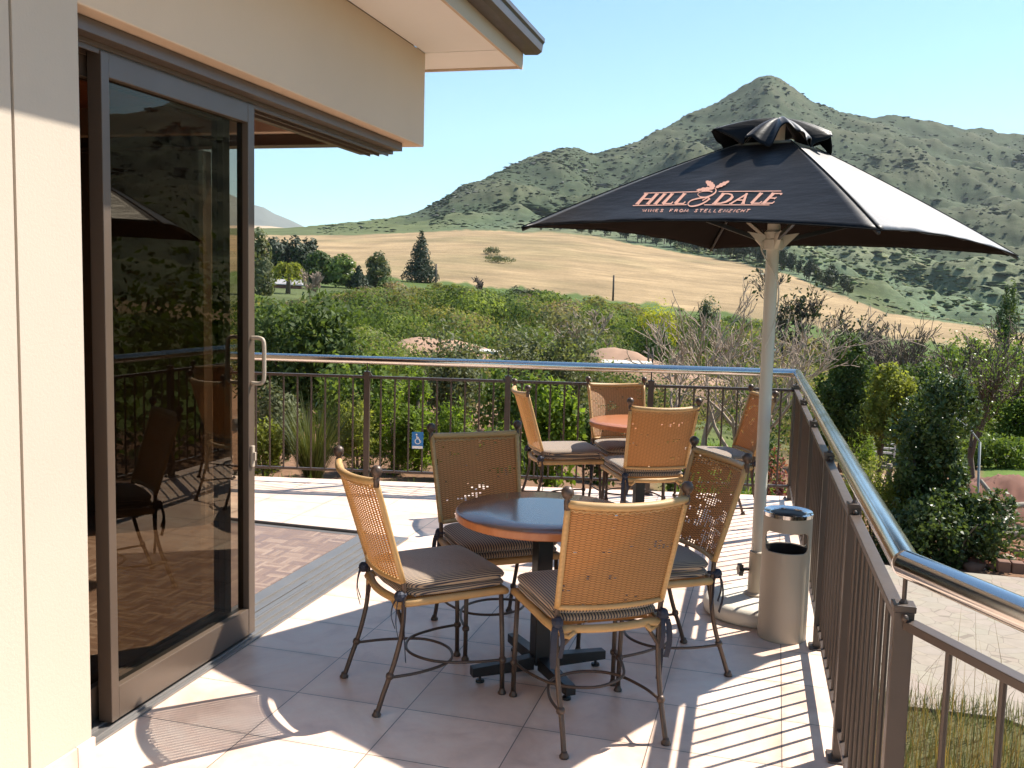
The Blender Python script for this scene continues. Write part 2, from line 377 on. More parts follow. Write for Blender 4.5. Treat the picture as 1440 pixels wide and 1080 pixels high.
m = MB(); m.bx((-2.6, 2.64, 2.566), (-2.2, 5.735, 3.14)); m.bx((-8.6, 5.40, 2.62), (-2.6, 5.735, 3.14)); hpart(m, 'beam', BEAM, bevel=0.006)
m = MB(); m.bx((-2.2, -3, 3.142), (-1.71, 5.735, 3.16)); m.bx((-8.6, 5.737, 3.142), (-1.71, 6.16, 3.16)); m.bx((-2.2, 5.72, 3.137), (-1.712, 5.735, 3.1415)); hpart(m, 'soffit', SOFFIT)
m = MB(); m.bx((-1.708, -3, 3.125), (-1.69, 6.185, 3.30)); m.bx((-8.6, 6.162, 3.128), (-1.709, 6.182, 3.29)); hpart(m, 'fascia', BEAM)
m = MB(); gp = [(-1.688, 3.225), (-1.60, 3.222), (-1.572, 3.24), (-1.566, 3.285), (-1.555, 3.30), (-1.555, 3.325), (-1.566, 3.325), (-1.575, 3.30), (-1.585, 3.25), (-1.605, 3.234), (-1.688, 3.234)]
k = len(gp); m.add([(x, -3.0, z) for x, z in gp] + [(x, 6.22, z) for x, z in gp], [(i, (i+1) % k, (i+1) % k + k, i+k) for i in range(k)])
m.add([(x, 6.221, z) for x, z in gp[:6]] + [(-1.688, 6.221, 3.325)], [tuple(range(7))]); m.add([(x, 6.21, z) for x, z in gp[:6]] + [(-1.688, 6.21, 3.325)], [tuple(range(7))[::-1]])
hpart(m, 'gutter', GUTTER)
m = MB(); m.add([(-1.66, -3, 3.31), (-1.66, 6.2, 3.31), (-5.2, 2.6, 4.9), (-5.2, -3, 4.9), (-8.6, 6.2, 3.31), (-8.6, -3, 3.31)], [(0, 1, 2, 3), (1, 4, 2), (4, 5, 3, 2)]); hpart(m, 'roof', simple('brown_roof_tile', (0.14, 0.09, 0.07), 0.8))
m = MB(); m.bx((-8.6, -3, 2.80), (-2.6, 5.4, 2.84)); hpart(m, 'ceiling', CEIL)
m = MB(); m.bx((-8.6, -3, 0), (-8.4, 5.74, 2.8)); m.bx((-8.4, 5.66, 0), (-3.80, 5.74, 2.62)); m.bx((-8.4, -3.2, 0), (-2.6, -3, 2.8)); hpart(m, 'inner_wall', INNER)
m = MB()                                                     # fixed frame: head tracks, jamb, far head
m.bx((-2.56, 2.64, 2.497), (-2.335, 5.56, 2.564)); m.bx((-2.335, 2.64, 2.515), (-2.275, 5.56, 2.564))
for x in (-2.345, -2.405, -2.465): m.bx((x-0.004, 2.7, 2.478), (x+0.004, 5.5, 2.497))
m.bx((-2.56, 2.642, 0.0), (-2.27, 2.70, 2.495)); m.bx((-8.4, 5.47, 2.55), (-2.562, 5.60, 2.618)); m.bx((-3.80, 5.62, 0), (-3.72, 5.72, 2.55))
hpart(m, 'door_frame', BRONZE, bevel=0.002)
m = MB(); m.bx((-2.64, 2.64, 0.001), (-2.30, 5.83, 0.010)); m.bx((-8.4, 5.745, 0.001), (-2.64, 5.83, 0.012))
for x in (-2.325, -2.375, -2.43, -2.485, -2.55): m.bx((x-0.005, 2.66, 0.010), (x+0.005, 5.72, 0.020))
m.bx((-2.47, 3.95, 0.011), (-2.44, 4.75, 0.019)); m.bx((-8.4, 5.80, 0.012), (-2.6, 5.812, 0.03))
hpart(m, 'threshold', SILL, bevel=0.001)
def slider(x0, x1, y0, y1, name, pull):
    m = MB(); sf = 0.042
    m.bx((x0, y0, 0.022), (x1, y0+sf, 2.492)); m.bx((x0, y1-sf-0.012, 0.022), (x1, y1, 2.492))
    m.bx((x0+0.001, y0+sf, 0.022), (x1-0.001, y1-sf-0.012, 0.150)); m.bx((x0+0.001, y0+sf, 2.405), (x1-0.001, y1-sf-0.012, 2.491))
    f = hpart(m, name, BRONZE, bevel=0.003)
    xc = (x0+x1)/2; m = MB(); m.add([(xc, y0+sf, 0.15), (xc, y1-sf-0.012, 0.15), (xc, y1-sf-0.012, 2.405), (xc, y0+sf, 2.405)], [(0, 1, 2, 3)]); hpart(m, 'door_glass', GLASS, f)
    if pull:
        for sgn, xs in ((1, x1), (-1, x0)):
            m = MB(); y = y1-0.03
            m.tube(catmull([(xs, y, 1.225), (xs+sgn*0.045, y, 1.225), (xs+sgn*0.064, y, 1.245), (xs+sgn*0.066, y, 1.33), (xs+sgn*0.064, y, 1.415), (xs+sgn*0.045, y, 1.435), (xs, y, 1.435)], 4), 0.0095, 10)
            hpart(m, 'handle', STEEL, f, smooth=True)
        m = MB(); m.bx((x1, y1-0.04, 0.83), (x1+0.012, y1-0.018, 0.93)); m.bx((x1+0.012, y1-0.035, 0.86), (x1+0.022, y1-0.023, 0.90)); hpart(m, 'lock', STEEL, f, bevel=0.002)
    return f
slider(-2.395, -2.335, 2.915, 3.937, 'sliding_door', True)
slider(-2.475, -2.415, 2.83, 3.86, 'sliding_door', False)

# ------------------------------------------------------------------ railings
def railing(a, b, name, label, n_posts, bal, first=True, last=True, base_feet=True):
    a, b = Vector((a[0], a[1], 0)), Vector((b[0], b[1], 0)); L = (b-a).length; ang = math.atan2(b.y-a.y, b.x-a.x)
    root = tag(empty(name, a, ang), label, 'railing', 'brown metal railings round the terrace')
    step = L/(n_posts-1)
    m = MB(); m.tube([(-0.0, 0, 1.058), (L, 0, 1.058)], 0.0345, 24); m.build('handrail', CHROME, root, smooth=True, auto=50)
    pm = MB(); w = 0.023
    pm.bx((-w, -w, 0.0), (w, w, 0.945)); pm.bx((-w-0.003, -w-0.003, 0.945), (w+0.003, w+0.003, 0.962)); pm.lathe([(0.012, 0.962), (0.006, 0.972), (0.006, 1.032)], 8)
    pm.bx((-0.05, -0.04, 0.0), (0.05, 0.04, 0.008)); pm.ball((0.036, 0.028, 0.012), 0.011, 6); pm.ball((-0.036, 0.028, 0.012), 0.011, 6)
    for s in (-1, 1): pm.ball((s*(w+0.012), 0.0, 0.935), 0.009, 6)
    post = pm.build('post', RAILM, root, bevel=0.003)
    posts = [i for i in range(n_posts) if (i > 0 or first) and (i < n_posts-1 or last)]
    post.location.x = posts[0]*step
    for i in posts[1:]:
        c = post.copy(); col.objects.link(c); c.parent = root; c.location.x = i*step
    bm = MB(); nb = max(2, round(step/bal)); bm.tube([(0, 0, 0.122), (0, 0, 0.905)], 0.0078, 8); baluster = bm.build('baluster', RAILM, root, smooth=True, auto=40)
    used = False
    for i in range(n_posts-1):
        m = MB(); x0, x1 = i*step+w+0.001, (i+1)*step-w-0.001
        m.bx((x0, -0.018, 0.905), (x1, 0.018, 0.927)); m.build('mid_rail', RAILM, root, bevel=0.002)
        m = MB(); m.bx((x0, -0.014, 0.102), (x1, 0.014, 0.122)); m.build('bottom_rail', RAILM, root, bevel=0.002)
        for j in range(1, nb):
            o = baluster if not used else baluster.copy()
            if used: col.objects.link(o); o.parent = root
            used = True; o.location.x = i*step + j*step/nb
    return root
dv = Vector((COR[0]-FARL[0], COR[1]-FARL[1])); nfar = 7
fl = Vector(COR) - dv.normalized()*1.19*5
railing((fl.x, fl.y), COR, 'railing', 'far railing along the back edge of the terrace with green bushes behind it', 6, 0.119)
railing(COR, NEAR, 'railing', 'long right railing running from the back corner to the foreground beside the steel bin', 6, 0.113, first=False)
railing(NEAR, NEAR2, 'railing', 'short foreground railing at lower right in front of the stone paving', 3, 0.16, first=False)

# access sign on the far railing
p = Vector((fl.x, fl.y, 0)); ang = math.atan2(COR[1]-fl.y, COR[0]-fl.x)
sg = tag(empty('access_sign', (-2.83, 7.35, 0.415), ang), 'small blue sign with a white wheelchair symbol in front of the far railing', 'sign')
m = MB(); m.bx((-0.048, -0.026, -0.075), (0.048, -0.022, 0.065)); m.build('sign_board', BLUE, sg, bevel=0.003)
m = MB(); m.bx((-0.044, -0.0275, -0.073), (0.044, -0.0262, -0.052)); m.build('white_strip', WHITE, sg)
m = MB()
y = -0.0275
def flat(pts, w):
    for (a, b) in zip(pts, pts[1:]): m.beam((a[0], y, a[1]), (b[0], y, b[1]), w, 0.0016, up=(0, 1, 0))
cc = [(0.002+0.022*math.cos(t), -0.012+0.022*math.sin(t)) for t in [R(x) for x in range(100, 381, 20)]]
flat(cc, 0.006); flat([(-0.006, 0.034), (-0.004, 0.010), (0.014, 0.008), (0.022, -0.016), (0.030, -0.018)], 0.008); flat([(-0.005, 0.022), (0.012, 0.021)], 0.006)
m.lathe([(0.007, -0.0008), (0.007, 0.0008)], 12); m.v[-24:] = [(-0.008+q[0], y-q[2], 0.045+q[1]) for q in m.v[-24:]]
m.build('wheelchair_symbol', WHITE, sg)
#PART3
# ------------------------------------------------------------------ wicker chairs
def back_pt(u, v, off=0.0):
    hw = lerp(0.212, 0.230, v); y = lerp(-0.214, -0.338, v) - 0.045*(1-4*u*u)*lerp(0.8, 1.0, v) - off
    return (2*u*hw, y, 0.532 + v*0.405 + 0.010*v*(4*u*u))
def chair_part_meshes():
    P = {}
    m = MB(); nu, nv = 24, 18
    for j in range(nv+1):
        for i in range(nu+1):
            p = back_pt(i/nu-0.5, j/nv); m.uv[len(m.v)] = (p[0]+0.5, p[2]); m.v.append(p)
    for j in range(nv):
        for i in range(nu):
            a = j*(nu+1)+i; m.f.append((a, a+1, a+nu+2, a+nu+1)); m.mi.append(0)
    P['backrest'] = m
    m = MB(); m.tube([back_pt(-0.5, t/8) for t in range(9)], 0.0125, 8); m.tube([back_pt(0.5, t/8) for t in range(9)], 0.0125, 8)
    m.tube([back_pt(t/16-0.5, 1.0) for t in range(17)], 0.0155, 10); m.tube([back_pt(t/16-0.5, 0.0) for t in range(17)], 0.0115, 8)
    tz = []
    for t in range(49):
        x = t/48-0.5; tz.append(Vector(back_pt(x*0.96, 0.945 + 0.012*math.sin(t*2.1), -0.002)))
    m.tube(tz, 0.0045, 5)
    P['back_frame'] = m
    for s, nm in ((-1, 'l'), (1, 'r')):
        m = MB(); q = back_pt(0.5*s, 1.0)
        m.lathe([(0.0115, -0.02), (0.0125, 0.012), (0.009, 0.018), (0.017, 0.026), (0.0235, 0.040), (0.021, 0.054), (0.012, 0.063), (0.001, 0.066)], 12, (q[0]+s*0.004, q[1], q[2]))
        P['finial_'+nm] = m
        m = MB()
        pts = catmull([(s*0.205, -0.312, 0.012), (s*0.203, -0.285, 0.09), (s*0.204, -0.245, 0.20), (s*0.207, -0.215, 0.32), (s*0.209, -0.208, 0.43), (s*0.212, -0.214, 0.54)], 5)
        m.tube(pts, 0.0105, 8); m.lathe([(0.018, 0), (0.019, 0.006), (0.013, 0.016), (0.011, 0.024)], 10, (s*0.205, -0.315, 0))
        c = pts[8]; m.ball(c, 0.0175, 8)
        m.tube(catmull([(s*0.2055, -0.212, 0.355), (s*0.185, -0.214, 0.385), (s*0.150, -0.224, 0.432)], 4), 0.0085, 7)
        P['rear_'+nm] = m
        m = MB(); m.tube([(s*0.226, 0.232, 0.01), (s*0.225, 0.229, 0.2), (s*0.222, 0.218, 0.44)], 0.0105, 8)
        m.lathe([(0.017, 0), (0.018, 0.006), (0.0125, 0.016), (0.011, 0.024)], 10, (s*0.226, 0.232, 0)); m.lathe([(0.011, 0), (0.0165, 0.006), (0.0175, 0.012), (0.0165, 0.018), (0.011, 0.026)], 10, (s*0.2255, 0.231, 0.135))
        P['front_'+nm] = m
    m = MB()
    loop = [(-0.213, -0.198, 0.445)] + [(-0.213+0.426*t/8, -0.198-0.040*math.sin(math.pi*t/8), 0.445) for t in range(1, 8)] + [(0.213, -0.198, 0.445), (0.222, 0.0, 0.447), (0.228, 0.21, 0.449), (0.215, 0.228, 0.449), (0.0, 0.234, 0.447), (-0.215, 0.228, 0.449), (-0.228, 0.21, 0.449), (-0.222, 0.0, 0.447)]
    m.tube(catmull(loop, 2, True), 0.0165, 8, closed=True)
    for s in (-1, 1):
        m.tube([(s*0.205, -0.205, 0.43), (s*0.165, -0.222, 0.418), (s*0.145, -0.228, 0.44)], 0.011, 7)
    P['seat_frame'] = m
    m = MB(); nx = 16
    vs = [(-0.205+0.41*i/nx, -0.19+0.41*j/nx, 0.452) for j in range(nx+1) for i in range(nx+1)]
    for p in vs: m.uv[len(m.v)] = (p[0]+0.5, p[1]+0.5); m.v.append(p)
    for j in range(nx):
        for i in range(nx):
            a = j*(nx+1)+i; m.f.append((a, a+1, a+nx+2, a+nx+1)); m.mi.append(0)
    P['seat_weave'] = m
    m = MB()
    for zc, h, gr, sd in ((0.480, 0.021, 0.99, 1), (0.515, 0.026, 1.0, 5)):
        n = 64; prof = [(0.0, 1.05), (0.35, 1.02), (0.62, 0.97), (0.80, 0.88), (0.91, 0.68), (0.975, 0.35), (1.0, 0.0), (0.985, -0.4), (0.93, -0.72), (0.80, -0.88), (0.0, -0.9)]
        base = len(m.v)
        for (sc, hz) in prof:
            for t in range(n):
                a = t*2*math.pi/n; ca, sa = math.cos(a), math.sin(a); e = 0.22
                px = math.copysign(abs(ca)**e, ca); py = math.copysign(abs(sa)**e, sa)
                k = sc*gr; x = px*k*lerp(0.222, 0.236, (py+1)/2); y = 0.026 + py*k*0.222
                if py < 0: y -= 0.028*(1-px*px)*k*min(1, -py)
                wob = 0.0035*mnoise.noise(Vector((x*9+sd, y*9, sd)))
                z = zc + h*hz + wob*(1 if hz > -0.8 else 0)
                side = abs(px)**8*(1 if sc > 0.7 else 0)
                m.uv[len(m.v)] = (0.5 + x + math.copysign(side*(zc+h-z), x), y); m.v.append((x, y, z))
        for i in range(len(prof)-1):
            for t in range(n):
                u = (t+1) % n; m.f.append((base+(i+1)*n+t, base+(i+1)*n+u, base+i*n+u, base+i*n+t)); m.mi.append(0)
    P['seat_cushion'] = m
    m = MB(); z = 0.148
    m.tube(catmull([(-0.2045, -0.262, z), (-0.195, -0.12, z-0.004), (-0.135, 0.03, z-0.006), (0, 0.085, z-0.006), (0.135, 0.03, z-0.006), (0.195, -0.12, z-0.004), (0.2045, -0.262, z)], 6), 0.0062, 7)
    m.tube(catmull([(-0.2255, 0.231, z), (-0.205, 0.10, z+0.004), (-0.14, -0.04, z+0.007), (0, -0.10, z+0.007), (0.14, -0.04, z+0.007), (0.205, 0.10, z+0.004), (0.2255, 0.231, z)], 6), 0.0062, 7)
    P['stretcher'] = m
    for s, nm in ((-1, 'l'), (1, 'r')):
        m = MB(); x, y, z = s*0.214, -0.225, 0.478
        m.ball((x, y-0.004, z), 0.023, 8); m.tube(catmull([(x, y, z), (x+s*0.012, y+0.014, z+0.004), (x-s*0.02, y+0.03, z+0.002)], 3), 0.007, 6)
        for q, (dx, dy, L) in enumerate(((0.016, -0.02, 0.17), (-0.008, -0.026, 0.13), (0.006, 0.012, 0.27 if s > 0 else 0.16))):
            pts = catmull([(x, y-0.006, z), (x+s*dx, y+dy, z-0.03), (x+s*dx*1.3, y+dy*1.3, z-L*0.6), (x+s*dx*1.0, y+dy*1.1+0.01, z-L)], 4)
            for k in range(len(pts)-1):
                a, b = pts[k], pts[k+1]
                m.beam(a, b, 0.021 if q % 2 == 0 else 0.016, 0.003, up=(0.3, 1, 0.1))
        P['ribbon_'+nm] = m
    return P
CP = chair_part_meshes()
def make_chair(wick):
    root = empty('dining_chair')
    b = CP['backrest'].build('backrest', WICK[wick], root, smooth=True)
    sm = b.modifiers.new('thick', 'SOLIDIFY'); sm.thickness = 0.0016; sm.offset = 0
    CP['back_frame'].build('back_frame', CANE, b, smooth=True)
    for n in 'lr': CP['finial_'+n].build('finial', IRON, b, smooth=True)
    for n in 'lr':
        CP['front_'+n].build('leg', IRON, root, smooth=True); CP['rear_'+n].build('leg', IRON, root, smooth=True)
        CP['ribbon_'+n].build('ribbon', NAVY, root)
    f = CP['seat_frame'].build('seat_frame', CANE, root, smooth=True); CP['seat_weave'].build('seat_weave', WICK['tight'], f)
    CP['seat_cushion'].build('seat_cushion', STRIPE, root, smooth=True); CP['stretcher'].build('stretcher', IRON, root, smooth=True)
    return root
protos = {}
chairs = [  # x, y, facing, weave, label
 (-0.661, 3.618, (-0.547, 0.837), 'tight', 'wicker chair nearest the camera, its honey coloured back turned to us'),
 (-1.352, 3.700, (0.725, 0.689), 'loose', 'sunlit wicker chair between the near table and the sliding door'),
 (-1.248, 4.308, (0.605, -0.796), 'brown', 'shaded brown wicker chair behind the near table, its back partly hidden by the table top'),
 (-0.500, 4.200, (-0.832, -0.555), 'browngap', 'dark wicker chair between the near table and the parasol pole, seen from behind'),
 (-0.82, 6.47, (-0.447, 0.894), 'tight', 'wicker chair at the near side of the far table, its back turned to us'),
 (-1.055, 7.21, (0.449, -0.893), 'brown', 'wicker chair facing us behind the far table, back against the far railing'),
 (-1.48, 6.86, (0.89, 0.455), 'loose', 'wicker chair seen edge on at the left of the far table'),
 (-0.38, 7.11, (-0.92, -0.385), 'brown', 'wicker chair half hidden behind the parasol pole at the right of the far table')]
for x, y, f, w, lab in chairs:
    if w not in protos: protos[w] = c = make_chair(w)
    else: c = copy_tree(protos[w])
    c.location = (x, y, 0); c.rotation_euler = (0, 0, math.atan2(f[1], f[0]) - math.pi/2)
    tag(c, lab, 'chair', 'wicker dining chairs round the two tables')

# ------------------------------------------------------------------ tables
def table(x, y, rz, label, edge_top):
    root = tag(empty('round_table', (x, y, 0), rz), label, 'table', 'round pedestal tables on the terrace')
    m = MB(); r = 0.385; m.lathe([(r-0.004, 0.701), (r, 0.705), (r, 0.731), (r-0.003, 0.7345)], 72); e = m.build('table_edge', TABLEE, root, smooth=True, auto=40)
    m = MB(); m.lathe([(r-0.0035, 0.7342), (r-0.006, 0.7365), (r*0.6, 0.7368), (0.001, 0.737)], 72); m.build('table_top', edge_top, root, smooth=True)
    m = MB(); m.box((0, 0, 0.37), (0.072, 0.072, 0.64)); m.box((0, 0, 0.694), (0.30, 0.05, 0.012)); m.box((0, 0, 0.6935), (0.05, 0.30, 0.0125)); m.build('pedestal', BLACKM, root, bevel=0.008)
    for k in range(4):
        m = MB(); a = k*math.pi/2; c, s = math.cos(a), math.sin(a)
        vs = [(0.0365, -0.026, 0.032), (0.0365, 0.026, 0.032), (0.0365, 0.026, 0.088), (0.0365, -0.026, 0.088), (0.32, -0.022, 0.032), (0.32, 0.022, 0.032), (0.32, 0.022, 0.072), (0.32, -0.022, 0.072)]
        m.add([(p[0]*c-p[1]*s, p[0]*s+p[1]*c, p[2]) for p in vs], [(0, 1, 2, 3), (7, 6, 5, 4), (0, 4, 5, 1), (1, 5, 6, 2), (2, 6, 7, 3), (3, 7, 4, 0)])
        m.lathe([(0.019, 0), (0.019, 0.012), (0.006, 0.014), (0.006, 0.034)], 10, (0.28*c, 0.28*s, 0)); m.build('base_arm', BLACKM, root, bevel=0.002)
    return root
table(-0.93, 3.95, R(38), 'round wooden table nearest the camera, its top mirroring the blue sky', TABLEW)
table(-0.92, 6.97, R(30), 'farther round wooden table, its orange top mostly hidden by chairs', TABLEE)

# ------------------------------------------------------------------ steel ash bin
bn = tag(empty('litter_bin', (0.108, 4.80, 0)), 'round satin steel litter bin with a cut out slot beside the railing', 'bin')
RB, HB = 0.1175, 0.635
def bin_skip(a, z):
    for ctr in (math.atan2(-4.8, -0.108), math.atan2(4.8, 0.108)):
        d = abs((a-ctr+math.pi) % (2*math.pi) - math.pi); t = 1.02; z0, z1 = 0.452, 0.548
        if d < t and z0 < z < z1:
            ex = max(0, d-(t-0.22))/0.22; ez = max(0, abs(z-(z0+z1)/2)-(z1-z0)/2+0.026)/0.026
            if ex*ex+ez*ez < 1: return True
    return False
m = MB(); na, nz = 144, 127
for j in range(nz+1):
    for i in range(na): a = i*2*math.pi/na; m.v.append((RB*math.cos(a), RB*math.sin(a), j*HB/nz))
for j in range(nz):
    for i in range(na):
        if not bin_skip((i+0.5)*2*math.pi/na, (j+0.5)*HB/nz): m.f.append((j*na+i, j*na+(i+1) % na, (j+1)*na+(i+1) % na, (j+1)*na+i)); m.mi.append(0)
o = m.build('bin_body', STEEL, bn, smooth=True); sd = o.modifiers.new('thick', 'SOLIDIFY'); sd.thickness = 0.0035; sd.offset = -1
m = MB(); m.lathe([(RB+0.0015, 0.618), (RB+0.003, 0.636), (RB-0.002, 0.641), (0.088, 0.634), (0.084, 0.628)], 64); m.build('ashtray', CHROME, bn, smooth=True, auto=40)
m = MB(); m.lathe([(0.0845, 0.6285), (0.078, 0.570), (0.001, 0.562)], 48); m.build('ash_bowl', DARKIN, bn, smooth=True)
m = MB(); m.lathe([(0.108, 0.03), (0.108, 0.448), (0.104, 0.448), (0.104, 0.05), (0.001, 0.05)], 48); m.build('bin_liner', DARKIN, bn, smooth=True, auto=40)

# ------------------------------------------------------------------ parasol
um = tag(empty('parasol', (-0.03, 5.12, 0)), 'square black parasol with salmon lettering on a pale pole beside the railing', 'parasol')
PO = Vector((-0.03, 5.12, 0))
CORN = [Vector(v) for v in ((-1.296, 4.793, 2.009), (0.370, 3.944, 1.957), (1.219, 5.610, 1.936), (-0.447, 6.459, 1.988))]   # L N R F
CEN = (CORN[0]+CORN[1]+CORN[2]+CORN[3])/4
TOPZ, TF = 2.465, 0.15
TOPC = [Vector((lerp(CEN.x, c.x, TF), lerp(CEN.y-0.02, c.y-0.02, TF), TOPZ + (c.z-CEN.z)*TF)) for c in CORN]
def panel_pt(k, u, v, off=0.0):
    A, B, A2, B2 = CORN[k], CORN[(k+1) % 4], TOPC[k], TOPC[(k+1) % 4]
    p = A.lerp(B, u).lerp(A2.lerp(B2, u), v)
    arc = 4*u*(1-u)
    p.z += 0.014*4*v*(1-v)*(1-0.5*arc) + 0.036*arc*(1-v)**2 - 0.018*arc*4*v*(1-v)
    nrm = (B-A).cross(A2-A).normalized()
    if nrm.z < 0: nrm = -nrm
    inward = Vector((CEN.x, CEN.y, p.z)) - (A+B)/2; inward.z = 0
    p += inward.normalized()*0.03*arc*(1-v)**2
    return p + nrm*off
m = MB(); nu, nv = 28, 22
for k in range(4):
    base = len(m.v)
    for j in range(nv+1):
        for i in range(nu+1):
            p = panel_pt(k, i/nu, j/nv)
            w = (0.004+0.006*(1-j/nv)**3)*mnoise.noise(Vector((p.x*7, p.y*7, p.z*9)))*math.sin(math.pi*i/nu)
            m.v.append(p - PO + Vector((0, 0, w)))
    for j in range(nv):
        for i in range(nu): a = base+j*(nu+1)+i; m.f.append((a, a+1, a+nu+2, a+nu+1)); m.mi.append(0)
cv = m.build('canopy', [CANOPY, UNDER], um, smooth=True); sd = cv.modifiers.new('thick', 'SOLIDIFY'); sd.thickness = 0.003; sd.offset = -1; sd.material_offset = 1; sd.material_offset_rim = 0
m = MB()                                                      # hem piping and seams
for k in range(4):
    m.tube([panel_pt(k, i/28, 0)-PO for i in range(29)], 0.003, 5); m.tube([panel_pt(k, 0, j/22, 0.0005)-PO for j in range(23)], 0.003, 5)
m.build('canopy_seam', SEAM, cv, smooth=True)
m = MB(); apex = Vector((CEN.x, CEN.y-0.02, 2.60)); n1, n2 = 144, 12   # fluttering vent cap
cols_ = []
for i in range(n1):
    a = i/n1*4; k = int(a) % 4; t = a-int(a)
    c = CORN[k].lerp(CORN[(k+1) % 4], t)-CEN
    cols_.append(c)
for j in range(n2+1):
    v = j/n2
    for i in range(n1):
        c = cols_[i]; a = i/n1*2*math.pi
        fl_ = (0.040*math.sin(a*5+0.7)+0.034*math.sin(a*9+1.9)+0.012*math.sin(a*16)+0.008*math.sin(a*27+1))*v**1.3
        rr = 0.24*v + 0.028*math.sin(a*7+2)*v**2 + 0.012*math.sin(a*13)*v
        z = 2.60 - 0.125*v**1.6 + fl_*0.75 + 0.010*math.sin(a*11)*v
        m.v.append(Vector((CEN.x + c.x*rr, CEN.y-0.02 + c.y*rr, z)) - PO)
for j in range(n2):
    for i in range(n1): m.f.append((j*n1+i, j*n1+(i+1) % n1, (j+1)*n1+(i+1) % n1, (j+1)*n1+i)); m.mi.append(0)
vt = m.build('vent_cap', CANOPY, um, smooth=True); sd = vt.modifiers.new('thick', 'SOLIDIFY'); sd.thickness = 0.003
top = Vector((CEN.x, CEN.y-0.02, 2.575))
m = MB(); m.tube([Vector((0, 0, 0.09)), top-PO], 0.0325, 20); m.build('pole', CREAMP, um, smooth=True, auto=40)
m = MB(); m.lathe([(0.012, 0), (0.05, 0.0), (0.052, 0.05), (0.046, 0.055), (0.046, 0.09), (0.036, 0.10)], 20, tuple(Vector((lerp(0, CEN.x-PO.x, .76), lerp(0, CEN.y-.02-PO.y, .76), 1.93))))
hub = Vector((lerp(0, CEN.x-PO.x, .76), lerp(0, CEN.y-.02-PO.y, .76), 1.975))
m.build('hub', CREAMP, um, smooth=True, auto=40)
for k in range(4):
    m = MB(); m.tube([panel_pt(k, 0, j/10, -0.014)-PO for j in range(11)], 0.009, 6); m.build('rib', BLACKM, um, smooth=True)
    q = panel_pt(k, 0, 0.46, -0.022)-PO; d = (q-hub).normalized(); h0 = hub + Vector((d.x, d.y, 0)).normalized()*0.045
    m = MB(); m.beam(h0, q, 0.016, 0.022); m.build('strut', CREAMP if k == 3 else BLACKM, um, bevel=0.002)
    d2 = Vector((d.x, d.y, 0)).normalized(); m = MB(); m.add([h0-Vector((0, 0, 0.045))+Vector((-d2.y*0.01, d2.x*0.01, 0)), h0+d2*0.09+Vector((-d2.y*0.01, d2.x*0.01, 0.045)), h0+Vector((-d2.y*0.01, d2.x*0.01, 0.03)), h0-Vector((0, 0, 0.045))-Vector((-d2.y*0.01, d2.x*0.01, 0)), h0+d2*0.09-Vector((-d2.y*0.01, d2.x*0.01, -0.045)), h0-Vector((-d2.y*0.01, d2.x*0.01, -0.03))], [(0, 1, 2), (5, 4, 3), (0, 3, 4, 1), (1, 4, 5, 2), (2, 5, 3, 0)]); m.build('bracket', CREAMP, um)
m = MB(); cpts = [hub+Vector((-0.05, -0.03, 0.0)), hub+Vector((-0.055, -0.045, -0.05)), Vector((0.01, -0.03, 1.80)), Vector((0.034, -0.02, 1.72)), Vector((0.03, -0.03, 1.60)), Vector((0.0, -0.036, 1.48)), Vector((-0.022, -0.03, 1.42))]
m.tube(catmull(cpts, 5), 0.004, 6); m.lathe([(0.034, 1.40), (0.037, 1.403), (0.037, 1.412), (0.034, 1.415)], 18, (0.0, 0.044, 0)); m.build('cord', CREAMP, um, smooth=True)
m = MB(); m.lathe([(0.255, 0.0), (0.268, 0.012), (0.272, 0.055), (0.262, 0.075), (0.235, 0.088), (0.12, 0.096), (0.06, 0.10), (0.055, 0.10)], 56); m.build('base', CONC, um, smooth=True, auto=55)
m = MB(); m.lathe([(0.058, 0.098), (0.06, 0.11), (0.043, 0.118), (0.0415, 0.335), (0.038, 0.338)], 20); m.build('sleeve', STEEL, um, smooth=True, auto=45)
m = MB(); kc = Vector((-0.062, -0.02, 0.235)); kd = Vector((-0.93, -0.35, 0)).normalized()
m.tube([Vector((-0.04, -0.012, 0.235)), kc+kd*0.02], 0.008, 8)
star = []; side = Vector((-kd.y, kd.x, 0))
for i in range(12):
    a = i*math.pi/6; r = 0.036 if i % 2 == 0 else 0.024; star.append(side*(r*math.cos(a)) + Vector((0, 0, r*math.sin(a))))
m.add([kc+kd*0.012+q for q in star] + [kc+kd*0.036+q for q in star], [tuple(range(12))[::-1], tuple(range(12, 24))] + [(i, (i+1) % 12, (i+1) % 12+12, i+12) for i in range(12)]); m.build('knob', BLACKM, um, bevel=0.003)

# lettering printed on the front panel -------------------------------------------------
def panel_uv(px, py):
    best = None; d = ray(px, py); d = d/np.linalg.norm(d)
    lo, hi, lov, hiv = 0.0, 1.0, 0.0, 1.0
    for it in range(5):
        for a in np.linspace(lo, hi, 21):
            for b in np.linspace(lov, hiv, 21):
                p = np.array(panel_pt(0, a, b)) - np.array([0, 0, EYE]); e = p - d*(p@d); e = e@e
                if best is None or e < best[0]: best = (e, a, b)
        wu, wv = (hi-lo)/12, (hiv-lov)/12; lo, hi, lov, hiv = best[1]-wu, best[1]+wu, best[2]-wv, best[2]+wv
    return best[1], best[2]
def cp(cx, cy): return 880+cx/6.261, 240+cy/6.261
anch = [(a, b) for a in (70, 390, 720, 1040, 1350) for b in (95, 200, 310, 370)]
uvA = [panel_uv(*cp(*a)) for a in anch]                       # where the print sits on the cloth
qf = lambda a, b: [1, a/700, b/300, (a/700)**2, (a/700)*(b/300), (b/300)**2, (a/700)**2*(b/300)]
MU = np.linalg.lstsq(np.array([qf(*a) for a in anch]), np.array(uvA), rcond=None)[0]
